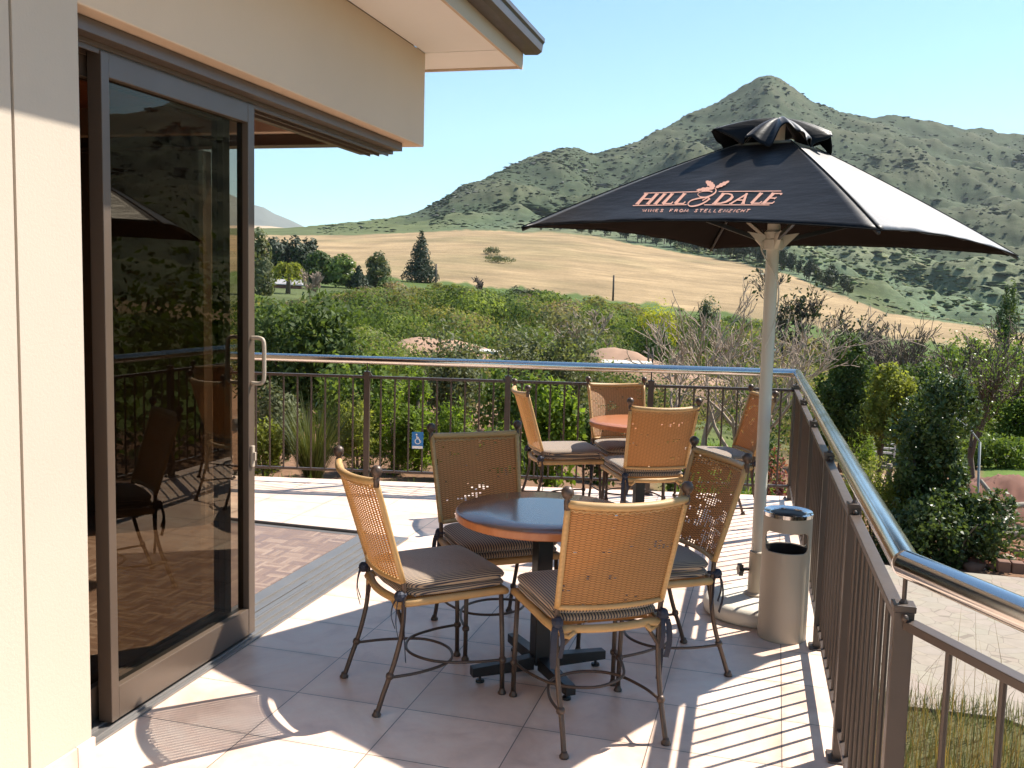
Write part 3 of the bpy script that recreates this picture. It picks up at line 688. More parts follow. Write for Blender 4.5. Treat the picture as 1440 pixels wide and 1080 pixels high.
def place(cx, cy, off=0.003):
    u, v = np.array(qf(cx, cy)) @ MU; return panel_pt(0, float(u), float(v), off) - PO
class Print(MB):
    def stroke(s, pts, w):
        pts = [np.array(p, float) for p in pts]; n = len(pts); L_, R_ = [], []
        for i in range(n):
            d = pts[min(i+1, n-1)]-pts[max(i-1, 0)]; d /= (np.linalg.norm(d)+1e-9); nn = np.array([-d[1], d[0]])
            ww = w[i] if isinstance(w, (list, tuple)) else w
            L_.append(pts[i]+nn*ww/2); R_.append(pts[i]-nn*ww/2)
        s.add([place(*p) for p in L_] + [place(*p) for p in R_], [(i, i+1, n+i+1, n+i) for i in range(n-1)])
    def poly(s, pts): s.add([place(*p) for p in pts], [tuple(range(len(pts)))])
pr = Print(); B0, T0, SL = 297, 206, 88
def gl(x0, strokes, yb=B0, yt=T0, sl=SL):
    for pts, w in strokes:
        pr.stroke([(x0 + x + y*sl, yb + (yt-yb)*y) for x, y in pts], w)
def ser(x, y, w=17): return ([(x-w, y), (x+w, y)], 8)
K, T = 23, 10
Hs = [([(8, 0), (8, 1)], K), ([(100, 0), (100, 1)], K), ([(8, .52), (100, .52)], T), ser(8, .02), ser(8, .98), ser(100, .02), ser(100, .98)]
Is = [([(8, 0), (8, 1)], K), ser(8, .02), ser(8, .98)]
Ls = [([(8, 0), (8, 1)], K), ([(8, .04), (82, .04)], T), ([(78, .02), (80, .22)], 9), ser(8, .98)]
Ds = [([(8, 0), (8, 1)], K), ([(8, .97), (50, .96), (86, .86), (108, .66), (110, .42), (92, .17), (58, .05), (8, .03)], [10, 11, 16, 23, 23, 16, 11, 10]), ser(4, .02), ser(4, .98)]
As = [([(-8, 0), (56, .98)], 12), ([(46, 1.0), (98, 0)], [16, 25]), ([(18, .34), (82, .34)], T), ser(-8, .02, 14), ser(96, .02, 17)]
Es = [([(8, 0), (8, 1)], K), ([(8, .96), (80, .96)], T), ([(8, .52), (62, .52)], T), ([(8, .04), (86, .04)], T), ([(82, .02), (85, .2)], 9), ([(78, .98), (76, .82)], 9), ([(62, .62), (60, .42)], 8), ser(4, .02), ser(4, .98)]
gl(104, Hs); gl(262, Is); gl(326, Ls); gl(432, Ls); gl(770, Ds); gl(926, As); gl(1086, Ls); gl(1190, Es)
for a, b in (((178, 199), (655, 189)), ((822, 189), (1350, 187)), ((70, 310), (540, 304)), ((690, 306), (1255, 308))): pr.stroke([a, b], 7)
def cm2(pts, n=5): return [(p.x, p.y) for p in catmull([(x, y, 0) for x, y in pts], n)]
amp = cm2([(742, 262), (735, 245), (708, 240), (668, 236), (642, 218), (652, 198), (690, 187), (738, 184), (768, 190)]); pr.stroke(amp, [8+4*math.sin(i*0.2) for i in range(len(amp))])
amp = cm2([(792, 160), (800, 178), (790, 200), (758, 222), (712, 238), (640, 250), (580, 268), (552, 296), (566, 316), (606, 316), (664, 300), (716, 272), (737, 250), (722, 243), (700, 256), (678, 268)]); pr.stroke(amp, [8+5*abs(math.sin(i*0.09)) for i in range(len(amp))])
FN = dict(W=[[(0, 1), (8, 0), (17, .8), (26, 0), (34, 1)]], I=[[(6, 0), (6, 1)]], N=[[(0, 0), (0, 1), (26, 0), (26, 1)]], E=[[(22, 1), (0, 1), (0, 0), (23, 0)], [(0, .5), (17, .5)]],
 S=[[(24, .85), (14, 1), (3, .85), (5, .6), (20, .42), (22, .15), (10, 0), (-2, .15)]], F=[[(0, 0), (0, 1), (23, 1)], [(0, .5), (17, .5)]], R=[[(0, 0), (0, 1), (17, 1), (23, .76), (16, .5), (0, .5)], [(12, .5), (25, 0)]],
 O=[[(14, 0), (2, .2), (0, .6), (10, 1), (22, .9), (28, .5), (22, .08), (14, 0)]], M=[[(-2, 0), (4, 1), (16, .1), (28, 1), (34, 0)]], T=[[(-4, 1), (26, 1)], [(11, 1), (11, 0)]], L=[[(0, 1), (0, 0), (21, 0)]],
 Z=[[(0, 1), (24, 1), (-2, 0), (24, 0)]], C=[[(26, .85), (14, 1), (2, .75), (0, .3), (10, 0), (24, .12)]], H=[[(0, 0), (0, 1)], [(25, 0), (25, 1)], [(0, .5), (25, .5)]])
x = 132
for ch in 'WINES FROM STELLENZICHT':
    if ch == ' ': x += 42; continue
    for st in FN[ch]: gl(x, [(st, 5.5)], 369, 345, 16)
    x += 26 if ch == 'I' else 49 if ch in 'WM' else 43.2
pr.build('lettering', PINK, cv)
pr = Print()
def leaf(bx, by, tx, ty, w, lobes=4):
    d = np.array([tx-bx, ty-by], float); L = np.linalg.norm(d); d /= L; nn = np.array([-d[1], d[0]]); a, b = [], []
    for i in range(2*lobes+1):
        t = i/(2*lobes); k = math.sin(math.pi*min(1, t*0.92+0.06))**0.7*w/2*(1.12 if i % 2 else 0.74)
        c = np.array([bx, by])+d*L*t; a.append(c+nn*k); b.append(c-nn*k)
    n = len(a); pr.add([place(*p) for p in a]+[place(*p) for p in b], [(i, i+1, n+i+1, n+i) for i in range(n-1)])
leaf(785, 158, 628, 176, 34); leaf(790, 148, 705, 96, 50); leaf(798, 155, 922, 94, 34)
pr.build('leaf_emblem', PINK, cv)
#PART4
# ------------------------------------------------------------------ terrain
PX  = [-700, 0, 350, 500, 650, 800, 950, 1100, 1250, 1440, 1800, 2600]
Z9  = [-.6, -.5, -.30, -.32, -.38, -.5, -.8, -1.3, -1.62, -1.62, -1.62, -1.62]
Z20 = [-1, -.9, -.8, -.9, -1.0, -1.2, -1.6, -1.9, -2.0, -1.75, -1.65, -1.6]
Z50 = [-1, -1.2, -1.6, -2, -2.5, -3.2, -4.2, -4.8, -5.0, -4, -3, -2]
Z120= [1, 0, -1.0, -1.6, -2.6, -4.2, -6.2, -7.6, -8.6, -8.6, -7, -4]
YB  = [385, 382, 384, 388, 400, 414, 433, 451, 474, 503, 530, 530]
RBt = [260, 260, 260, 260, 255, 250, 240, 230, 215, 200, 190, 190]
YT  = [331, 331, 331, 331, 323, 329, 353, 383, 440, 468, 500, 500]
RTp = [600, 600, 600, 600, 600, 590, 540, 430, 300, 265, 250, 250]
RID = [(-700, 318, 760), (0, 318, 760), (350, 322, 760), (405, 321, 760), (430, 320, 760), (500, 312, 800), (570, 303, 850), (600, 291, 880), (615, 283, 900), (650, 263, 940), (700, 240, 1000), (722, 231, 1040), (750, 221, 1070),
       (790, 208, 1120), (810, 207, 1150), (840, 213, 1180), (880, 206, 1200), (900, 198, 1220), (930, 182, 1250), (965, 162, 1290), (999, 148, 1320), (1024, 132, 1340), (1045, 122, 1350), (1069, 107, 1360), (1078, 105, 1360), (1086, 106, 1360),
       (1110, 123, 1370), (1144, 142, 1390), (1165, 151, 1400), (1181, 157, 1420), (1219, 160, 1450), (1260, 160, 1480), (1297, 168, 1500), (1350, 178, 1530), (1387, 181, 1550), (1406, 188, 1560), (1440, 190, 1570)]
RIDT = [(R(20), R(9.6), 1570), (R(27), R(9.9), 1500), (R(31.7), R(9.55), 1400), (R(33.4), R(9.75), 1400), (R(34.6), R(9.85), 1400), (R(36.6), R(9.05), 1350), (R(38.4), R(8.55), 1350), (R(45), R(8.2), 1300), (R(80), R(7.5), 1300)]
th_px = np.array([theta_of(x) for x in PX])
rt_th = np.array([theta_of(x, y) for x, y, r in RID] + [t for t, e, r in RIDT])
def elev(px, py): v = ray(px, py); return math.atan2(v[2], math.hypot(v[0], v[1]))
rt_e = np.array([elev(x, y) for x, y, r in RID] + [e for t, e, r in RIDT]); rt_r = np.array([r for *_, r in RID] + [r for *_, r in RIDT])
eb = np.array([elev(x, y) for x, y in zip(PX, YB)]); et = np.array([elev(x, y) for x, y in zip(PX, YT)])
def I(th, arr): return float(np.interp(th, th_px, arr))
THS = np.radians(np.concatenate([np.arange(-62, -34, 0.5), np.arange(-34, 15, 0.13), np.arange(15, 62, 0.4)]))
RS = np.concatenate([np.linspace(2.2, 30, 40), np.geomspace(31, 230, 55), np.linspace(234, 640, 90), np.linspace(648, 1700, 130)])
def profile(th):
    e_b, e_t, rb, rtp = I(th, eb), I(th, et), I(th, RBt), I(th, RTp)
    e_r, rr = float(np.interp(th, rt_th, rt_e)), float(np.interp(th, rt_th, rt_r))
    zb, zt, zr = EYE + rb*math.tan(e_b), EYE + rtp*math.tan(e_t), EYE + rr*math.tan(e_r)
    ks = [2.0, 9, 20, 50, 120, rb, rtp]; zs = [I(th, Z9)-0.05, I(th, Z9), I(th, Z20), I(th, Z50), I(th, Z120), zb, zt]
    for f, g in ((0.22, 0.15), (0.45, 0.36), (0.7, 0.64), (0.88, 0.86)):
        ks.append(lerp(rtp, rr, f)); zs.append(EYE + ks[-1]*math.tan(lerp(e_t, e_r, g)))
    ks += [rr, rr*1.12, rr*1.4]; zs += [zr, zr - 25, zr - 90]
    return ks, zs, rb, rtp, rr
nT, nR = len(THS), len(RS)
Zg = np.zeros((nT, nR)); CB = np.zeros((nT, nR, 3)); HM = np.zeros((nT, nR))
def ss(a, b, x): t = np.clip((x-a)/(b-a), 0, 1); return t*t*(3-2*t)
SOIL, GRASS, LAWN, STRAW, HILL, HILLG, SCRUB, PALEG = (np.array(c) for c in ((0.20, 0.115, 0.07), (0.075, 0.11, 0.028), (0.085, 0.13, 0.028), (0.29, 0.205, 0.112), (0.047, 0.064, 0.036), (0.085, 0.10, 0.039), (0.088, 0.105, 0.040), (0.12, 0.14, 0.055)))
for i, th in enumerate(THS):
    ks, zs, rb, rtp, rr = profile(th); z = np.interp(RS, ks, zs)
    zsm = z.copy()
    for _ in range(2): zsm[1:-1] = 0.25*zsm[:-2] + 0.5*zsm[1:-1] + 0.25*zsm[2:]
    near_r = ss(0.93, 1.0, RS/rr)
    z = zsm*(1-near_r*(RS < rr*1.05)) + z*near_r*(RS < rr*1.05)
    w = np.array([mnoise.fractal(Vector((r*math.sin(th)*0.011, r*math.cos(th)*0.011, 3.3)), 0.9, 2.1, 5) for r in RS])
    w2 = np.array([mnoise.fractal(Vector((r*math.sin(th)*0.05, r*math.cos(th)*0.05, 9.3)), 0.9, 2.1, 3) for r in RS])
    hill = ss(1.0, 1.35, RS/rtp); ridge_fade = 1-0.75*np.exp(-((RS-rr)/130.0)**2)
    z = z + w*hill*22.0*np.minimum(1, (rr-rtp)/500.0)*ridge_fade + w2*hill*(0.5+1.1*ss(700, 1000, RS)) + w2*0.08*ss(8, 14, RS)*(1-hill) + w*0.7*ss(230, 320, RS)*(1-hill)
    Zg[i] = z
    jit = rtp*(1+0.03*np.array([mnoise.noise(Vector((th*40, r*0.01, 0)))+0.5*mnoise.noise(Vector((th*170, r*0.03, 5))) for r in RS])); jb = rb*(1+0.02*math.sin(th*90)+0.012*math.sin(th*233)+0.03*mnoise.noise(Vector((th*120, 2, 0))))
    f = ss(0.985, 1.015, RS/jb)*(1-ss(0.985, 1.015, RS/jit))
    px_ = 720 + 1334*math.tan(th+0.2692)
    green = ss(0.62, 0.80, RS/rb)*(1-f)*(RS < rtp)
    c = SCRUB*np.ones((nR, 3))
    mixc = lambda c, d, t: c*(1-t[:, None]) + d*t[:, None]
    c = mixc(c, GRASS, green*0.9)
    c = mixc(c, STRAW*(1-0.0*w[:, None]), f)
    hl = ss(0.99, 1.02, RS/jit)
    hcol = HILL*(1+0.25*np.clip(w2, -1, 1)[:, None]) ; hcol = hcol + (np.array((0.105, 0.100, 0.058))-hcol)*np.clip(w*1.1, 0, 0.5)[:, None]; hcol = hcol + (np.array((0.034, 0.048, 0.030))-hcol)*(np.clip(-w*1.6-0.02, 0, 0.5)*ss(450, 900, RS))[:, None]
    hcol = hcol*(1+1.1*(1-ss(500, 900, RS)))[:, None]
    c = c*(1-hl[:, None]) + hcol*hl[:, None]
    gz = hl*ss(720, 560, np.full(nR, px_))*(1-ss(1.15, 1.4, RS/rtp)*ss(520, 600, np.full(nR, px_))); c = mixc(c, HILLG*1.15, gz*0.85)
    gz2 = hl*np.exp(-((px_-1230)/70)**2)*(1-ss(1.15, 1.45, RS/rtp)); c = mixc(c, HILLG*0.9, gz2)
    nr = 1-ss(20, 32, RS)
    soil = SOIL*(1+0.25*np.clip(w2, -1, 1)[:, None]); c = c*(1-nr[:, None]) + soil*nr[:, None]
    lawn = np.zeros(nR)
    lawn = np.maximum(lawn, np.exp(-((px_-1010)/75)**4)*ss(9.5, 10.5, RS)*(1-ss(24, 32, RS)))
    lawn = np.maximum(lawn, ss(1385, 1400, px_)*ss(19.5, 20.5, RS)*(1-ss(40, 50, RS)) if px_ < 5000 else 0)
    c = mixc(c, np.array((0.105, 0.10, 0.045)), ss(1270, 1290, px_)*(1-ss(8.6, 9.2, RS)) if px_ < 2500 else np.zeros(nR))
    c = mixc(c, LAWN, lawn)
    fw_ = f*np.clip(w*1.2-0.1, 0, 0.55); c = mixc(c, np.array((0.185, 0.15, 0.075)), fw_); c = c*(1+0.22*f*np.clip(w2, -1, 1))[:, None]; HM[i] = hl*(1-gz*.7)
    CB[i] = c
XX = RS[None, :]*np.sin(THS)[:, None]; YY = RS[None, :]*np.cos(THS)[:, None]
def ground(x, y):
    th, r = math.atan2(x, y), math.hypot(x, y)
    i = min(max(np.searchsorted(THS, th)-1, 0), nT-2); j = min(max(np.searchsorted(RS, r)-1, 0), nR-2)
    a = min(max((th-THS[i])/(THS[i+1]-THS[i]), 0), 1); b = min(max((r-RS[j])/(RS[j+1]-RS[j]), 0), 1)
    return float(lerp(lerp(Zg[i, j], Zg[i+1, j], a), lerp(Zg[i, j+1], Zg[i+1, j+1], a), b))
idx = np.arange(nT*nR).reshape(nT, nR)
quads = np.stack([idx[:-1, :-1], idx[1:, :-1], idx[1:, 1:], idx[:-1, 1:]], -1).reshape(-1, 4)[:, ::-1]
def mat_ground():
    m, nt, out = new_mat('veld_ground'); v = OBJ(nt)
    an = N(nt, 'ShaderNodeAttribute', {'attribute_name': 'cover'}); a = an.outputs['Color']
    sp = M(nt, 'MULTIPLY', RAMP(nt, NOISE(nt, v, 0.16, 5, 0.75), [(0.48, 0.0), (0.60, 1.0)]), an.outputs['Alpha']); a = MIX(nt, M(nt, 'MULTIPLY', sp, 0.5), a, (0.052, 0.070, 0.032))
    sp2 = M(nt, 'MULTIPLY', RAMP(nt, NOISE(nt, v, 0.55, 4, 0.7), [(0.55, 0.0), (0.66, 1.0)]), an.outputs['Alpha']); a = MIX(nt, M(nt, 'MULTIPLY', sp2, 0.5), a, (0.115, 0.11, 0.066))
    n1 = NOISE(nt, v, 0.05, 6, 0.65); n2 = NOISE(nt, v, 0.9, 5, 0.7); n3 = NOISE(nt, v, 12, 4, 0.7)
    st = NOISE(nt, N(nt, 'ShaderNodeMapping', Vector=v, Scale=(0.02, 0.16, 0.4), Rotation=(0, 0, R(12))).outputs[0], 1.0, 5, 0.65)
    f = M(nt, 'MULTIPLY_ADD', n1, 0.9, 0.55); f = M(nt, 'MULTIPLY', f, M(nt, 'MULTIPLY_ADD', n2, 0.8, 0.6)); f = M(nt, 'MULTIPLY', f, M(nt, 'MULTIPLY_ADD', n3, 0.6, 0.7)); f = M(nt, 'MULTIPLY', f, M(nt, 'MULTIPLY_ADD', st, 0.9, 0.55))
    c = MIX(nt, 1.0, a, f, 'MULTIPLY')
    BSDF(nt, out, c, 0.95, 0, 0.1, BUMP(nt, n2, 0.5, 0.3)); return m
V = np.stack([XX, YY, Zg], -1).reshape(-1, 3)
GMAT = mat_ground()
t = np_mesh('terrain', V, quads, GMAT, smooth=True)
at = t.data.attributes.new('cover', 'FLOAT_COLOR', 'POINT'); cc = np.ones((nT*nR, 4), dtype=np.float32); cc[:, :3] = CB.reshape(-1, 3); cc[:, 3] = HM.ravel(); at.data.foreach_set('color', cc.ravel())
tag(t, kind='structure')
# far plain and the distant blue mountains at the left
def ridge_mesh(name, pts, r, depth, base_y, mat, seed):
    V, F = [], []; n = 160; m_ = 24
    xs = np.linspace(pts[0][0], pts[-1][0], n); ys = np.interp(xs, [p[0] for p in pts], [p[1] for p in pts])
    for i in range(n):
        th = theta_of(xs[i], ys[i]); zt_ = zat(xs[i], ys[i], r+depth); zb_ = zat(xs[i], base_y, r)-10
        for j in range(m_):
            f = j/(m_-1); rr = r+depth*f; k = f**1.15
            z = lerp(zb_, zt_, k) + 0.05*(zt_-zb_)*mnoise.fractal(Vector((xs[i]*0.02, f*3, seed)), 0.9, 2, 4)*math.sin(math.pi*f)
            V.append((rr*math.sin(th), rr*math.cos(th), z))
    for i in range(n-1):
        for j in range(m_-1): a = i*m_+j; F.append((a, a+m_, a+m_+1, a+1))
    o = np_mesh(name, V, np.array(F)[:, ::-1], mat, smooth=True); tag(o, kind='structure'); return o
ridge_mesh('distant_mountain', [(-500, 180), (0, 200), (200, 240), (300, 262), (350, 286), (372, 292), (385, 300), (400, 306), (412, 311), (428, 319), (445, 330), (600, 345)], 3600, 1500, 340, simple('mountain_rock', (0.10, 0.105, 0.085), 0.95, 0, 0.3, 0.004), 1.0)
ridge_mesh('distant_field', [(-500, 318), (200, 318), (352, 317), (380, 318), (395, 320), (412, 322), (430, 328), (500, 345)], 1900, 900, 345, simple('far_straw', (0.42, 0.30, 0.19), 0.95, 0, 0.15, 0.01), 2.0)

# stone path down in the garden, soil bank, kerb
def mat_paving():
    m, nt, out = new_mat('flagstone_paving'); v = OBJ(nt)
    vo = N(nt, 'ShaderNodeTexVoronoi', {'feature': 'DISTANCE_TO_EDGE'}, Vector=v, Scale=5.2, Randomness=0.9).outputs['Distance']
    vc = N(nt, 'ShaderNodeTexVoronoi', Vector=v, Scale=5.2, Randomness=0.9).outputs['Color']
    c = MIX(nt, NOISE(nt, v, 9, 5), (0.25, 0.21, 0.165), (0.37, 0.32, 0.265)); c = MIX(nt, 0.06, c, vc, 'MULTIPLY'); c = MIX(nt, M(nt, 'MULTIPLY', NOISE(nt, v, 0.9, 4), 0.5), c, (0.24, 0.195, 0.15))
    c = MIX(nt, M(nt, 'LESS_THAN', vo, 0.016), c, (0.20, 0.165, 0.13))
    BSDF(nt, out, c, 0.85, 0, 0.25, BUMP(nt, vo, 0.2, 0.01)); return m
PAVE = mat_paving()
m = MB(); m.prism([(0.5, 8.0), (1.9, 8.05), (2.5, 7.6), (3.6, 6.4), (9, 4.0), (12, 9), (9, 11.6), (3.2, 12.35), (0.5, 12.3)], -1.75, -1.602); tag(m.build('stone_path', PAVE), kind='structure')
m = MB()
pts = [(2.75, 12.5), (3.5, 12.48), (5.5, 12.2), (9, 11.7)]
for (a, b) in zip(pts, pts[1:]):
    n = 5
    for i in range(n):
        x, y = lerp(a[0], b[0], (i+.5)/n), lerp(a[1], b[1], (i+.5)/n); m.box((x, y, -1.52), (math.hypot(b[0]-a[0], b[1]-a[1])/n-0.01, 0.15, 0.14), math.atan2(b[1]-a[1], b[0]-a[0])+rng.normal(0, .03))
tag(m.build('path_kerb', simple('red_earth_brick', (0.17, 0.085, 0.055), 0.9, 0, 0.3, 8), bevel=0.015), kind='structure')
def mound(name, px, r, wpx, hpx_top, hpx_bot, depth, colr, kind='structure', seed=0):
    th = theta_of(px, hpx_top); L = wpx/1334*r; x0, y0 = r*math.sin(th), r*math.cos(th); gz = ground(x0, y0); zt_ = zat(px, hpx_top, r)
    V, F = [], []; n, k = 70, 18
    for i in range(n):
        for j in range(k):
            u, f = (i/(n-1)-0.5), (j/(k-1)-0.5); xl, yl = u*L, f*depth
            h = (zt_-gz+0.4)*max(0, 1-(2*u)**6)*math.cos(math.pi*f)**0.6*(0.84+0.13*mnoise.fractal(Vector((xl*0.22+seed, yl*0.3, seed)), 0.8, 2, 3)+(0.10 if r < 25 else 0.02)*mnoise.fractal(Vector((xl*2.2+seed, yl*2.2, seed)), 0.8, 2, 5))-0.4
            c, s = math.cos(-th), math.sin(-th); X, Y = x0+xl*c-yl*s, y0+xl*s+yl*c
            V.append((X, Y, min(ground(X, Y), gz+1)+h))
    for i in range(n-1):
        for j in range(k-1): a = i*k+j; F.append((a, a+k, a+k+1, a+1))
    o = np_mesh(name, V, np.array(F), simple(name+'_soil', colr, 0.95, 0, 0.4, 1.2, 0.6, 6), smooth=True); tag(o, kind=kind); return o
mound('earth_bank', 632, 46, 190, 469, 490, 7, (0.32, 0.19, 0.12), seed=1)
mound('earth_bank', 930, 40, 270, 494, 505, 6, (0.30, 0.18, 0.115), seed=5)
mound('earth_mound', 1392, 17.5, 150, 660, 690, 3.0, (0.15, 0.062, 0.04), seed=9)
mound('earth_mound', 1235, 21, 110, 660, 680, 2.0, (0.36, 0.25, 0.17), seed=12)
for px, r, w_ in ((705, 42, 60), (885, 37, 70)):
    th = theta_of(px); x, y = r*math.sin(th), r*math.cos(th); m = MB(); m.box((0, 0, 0), (w_/1334*r, 1.6, 0.12), -th); o = m.build('gravel_road', simple('pale_gravel', (0.50, 0.45, 0.39), 0.9)); o.location = (x, y, zat(px, 495 if px < 800 else 511, r)); tag(o, kind='structure')

# ------------------------------------------------------------------ foliage generators
def rdirs(n, g): v = g.normal(size=(n, 3)); return v/np.linalg.norm(v, axis=1)[:, None]
def leaf_quads(P, size, g, aspect=0.5, nrm=None, fold=0.25, droop=0.0, tang=False):
    n = len(P); a = rdirs(n, g)
    if tang and nrm is not None:
        q = nrm/(np.linalg.norm(nrm, axis=1)[:, None]+1e-9); a = a - q*(a*q).sum(1)[:, None]*0.85
    a[:, 2] -= droop; a /= np.linalg.norm(a, axis=1)[:, None]
    b = np.cross(a, rdirs(n, g) if nrm is None else nrm + 0.6*rdirs(n, g)); b /= (np.linalg.norm(b, axis=1)[:, None]+1e-9); c = np.cross(a, b)
    s = size*(0.6+0.8*g.random(n))[:, None]
    V = np.stack([P-a*s*0.5, P+b*s*aspect*0.5+c*s*fold*0.3, P+a*s*0.5, P-b*s*aspect*0.5+c*s*fold*0.3], 1).reshape(-1, 3)
    F = np.arange(n*4).reshape(n, 4); return V, F
def crown_pts(n, blobs, g, sub=9, sig=0.26, hollow=0.55):
    w = np.array([b[3]*b[4]+b[4]*b[5]+b[3]*b[5] for b in blobs]); w = w/w.sum(); P, Nn = [], []
    for b, f in zip(blobs, w):
        k = max(8, int(n*f)); ns = max(5, int(sub*(1+6*f)))
        d = rdirs(ns, g); cen = d*(hollow+(1-hollow)*g.random((ns, 1))); pick = g.integers(0, ns, k)
        pk = 0.5+g.random(ns); sg = sig*pk[pick]
        q = cen[pick]+g.normal(size=(k, 3))*sg[:, None]
        L = np.linalg.norm(q, axis=1); q[L > 1.18] *= (1.18/L[L > 1.18])[:, None]
        P.append(np.array(b[:3])+q*np.array(b[3:])); Nn.append(q)
    return np.concatenate(P), np.concatenate(Nn)
def branch_tree(m, p, d, L, r, depth, g, spread=0.55, up=0.12, seg=4, kids=(2, 4), sides=6, rmin=0.004, tips=None, shrink=0.72):
    pts, rs = [p.copy()], [r]; q, dd = p.copy(), d.normalized()
    for i in range(seg):
        dd = (dd + Vector(g.normal(0, 0.13, 3)) + Vector((0, 0, up*0.3))).normalized(); q = q + dd*(L/seg); pts.append(q.copy()); rs.append(max(rmin, r*(1-0.45*(i+1)/seg)))
    m.tube(pts, rs, max(3, sides), cap=False)
    if depth == 0:
        if tips is not None: tips.append(q)
        return
    k = int(g.integers(kids[0], kids[1]+1))
    for i in range(k):
        t = 1.0 if i == 0 else 0.35+0.65*g.random(); j = min(seg, max(1, int(round(t*seg)))); b = pts[j]
        ax = Vector(rdirs(1, g)[0]); nd = (dd + (ax - dd*ax.dot(dd)).normalized()*spread*(0.5+g.random()) + Vector((0, 0, up))).normalized()
        branch_tree(m, b, nd, L*shrink*(0.75+0.5*g.random()), max(rmin, rs[j]*0.62), depth-1, g, spread, up, seg if depth > 2 else 3, kids, sides-1, rmin, tips, shrink)
LEAF = dict(
 dark=mat_leaf('leaf_dark_green', (0.036, 0.062, 0.018), (0.115, 0.16, 0.042), 0.4), glossy=mat_leaf('leaf_glossy', (0.034, 0.060, 0.018), (0.115, 0.155, 0.048), 0.35, 0.38, 0.35),
 mid=mat_leaf('leaf_mid_green', (0.075, 0.12, 0.025), (0.19, 0.25, 0.06), 0.45, 0.35), lemon=mat_leaf('leaf_lemon', (0.26, 0.26, 0.025), (0.46, 0.44, 0.05), 0.5), bright=mat_leaf('leaf_bright_green', (0.085, 0.14, 0.018), (0.21, 0.28, 0.045), 0.6),
 yellow=mat_leaf('leaf_yellow_green', (0.15, 0.175, 0.035), (0.31, 0.325, 0.08), 0.55), olive=mat_leaf('leaf_olive', (0.075, 0.088, 0.038), (0.175, 0.185, 0.09), 0.3),
 conifer=mat_leaf('leaf_conifer', (0.016, 0.028, 0.014), (0.045, 0.06, 0.028), 0.15), red=mat_leaf('leaf_red', (0.16, 0.045, 0.04), (0.32, 0.12, 0.10), 0.35),
 fade=mat_leaf('leaf_faded', (0.20, 0.14, 0.06), (0.36, 0.25, 0.13), 0.35), scrub=mat_leaf('leaf_scrub', (0.03, 0.04, 0.018), (0.075, 0.085, 0.036), 0.2),
 straw=mat_leaf('straw_stem', (0.16, 0.10, 0.04), (0.32, 0.22, 0.10), 0.35), reed=mat_leaf('reed_green', (0.045, 0.06, 0.018), (0.12, 0.13, 0.045), 0.3), tint=mat_leaf('leaf_tinted', (0.75, 0.75, 0.75), (1.1, 1.1, 1.1), 0.4, 0.8, 0.12, tint=True), hill=mat_leaf('hill_scrub', (0.8, 0.8, 0.8), (1.0, 1.0, 1.0), 0.1, 0.95, 0.05, tint=True))
BARK = simple('grey_brown_bark', (0.13, 0.095, 0.07), 0.9, 0, 0.35, 6, 0.5, 25); BARE = simple('pale_bare_bark', (0.34, 0.255, 0.19), 0.9, 0, 0.3, 5); DARKBARK = simple('dark_bark', (0.07, 0.05, 0.038), 0.9, 0, 0.3, 6)
def at_px(px, r, py=450):
    th = theta_of(px, py); x, y = r*math.sin(th), r*math.cos(th); return x, y, ground(x, y)
SEED = [100]
def G(): SEED[0] += 1; return np.random.default_rng(SEED[0])
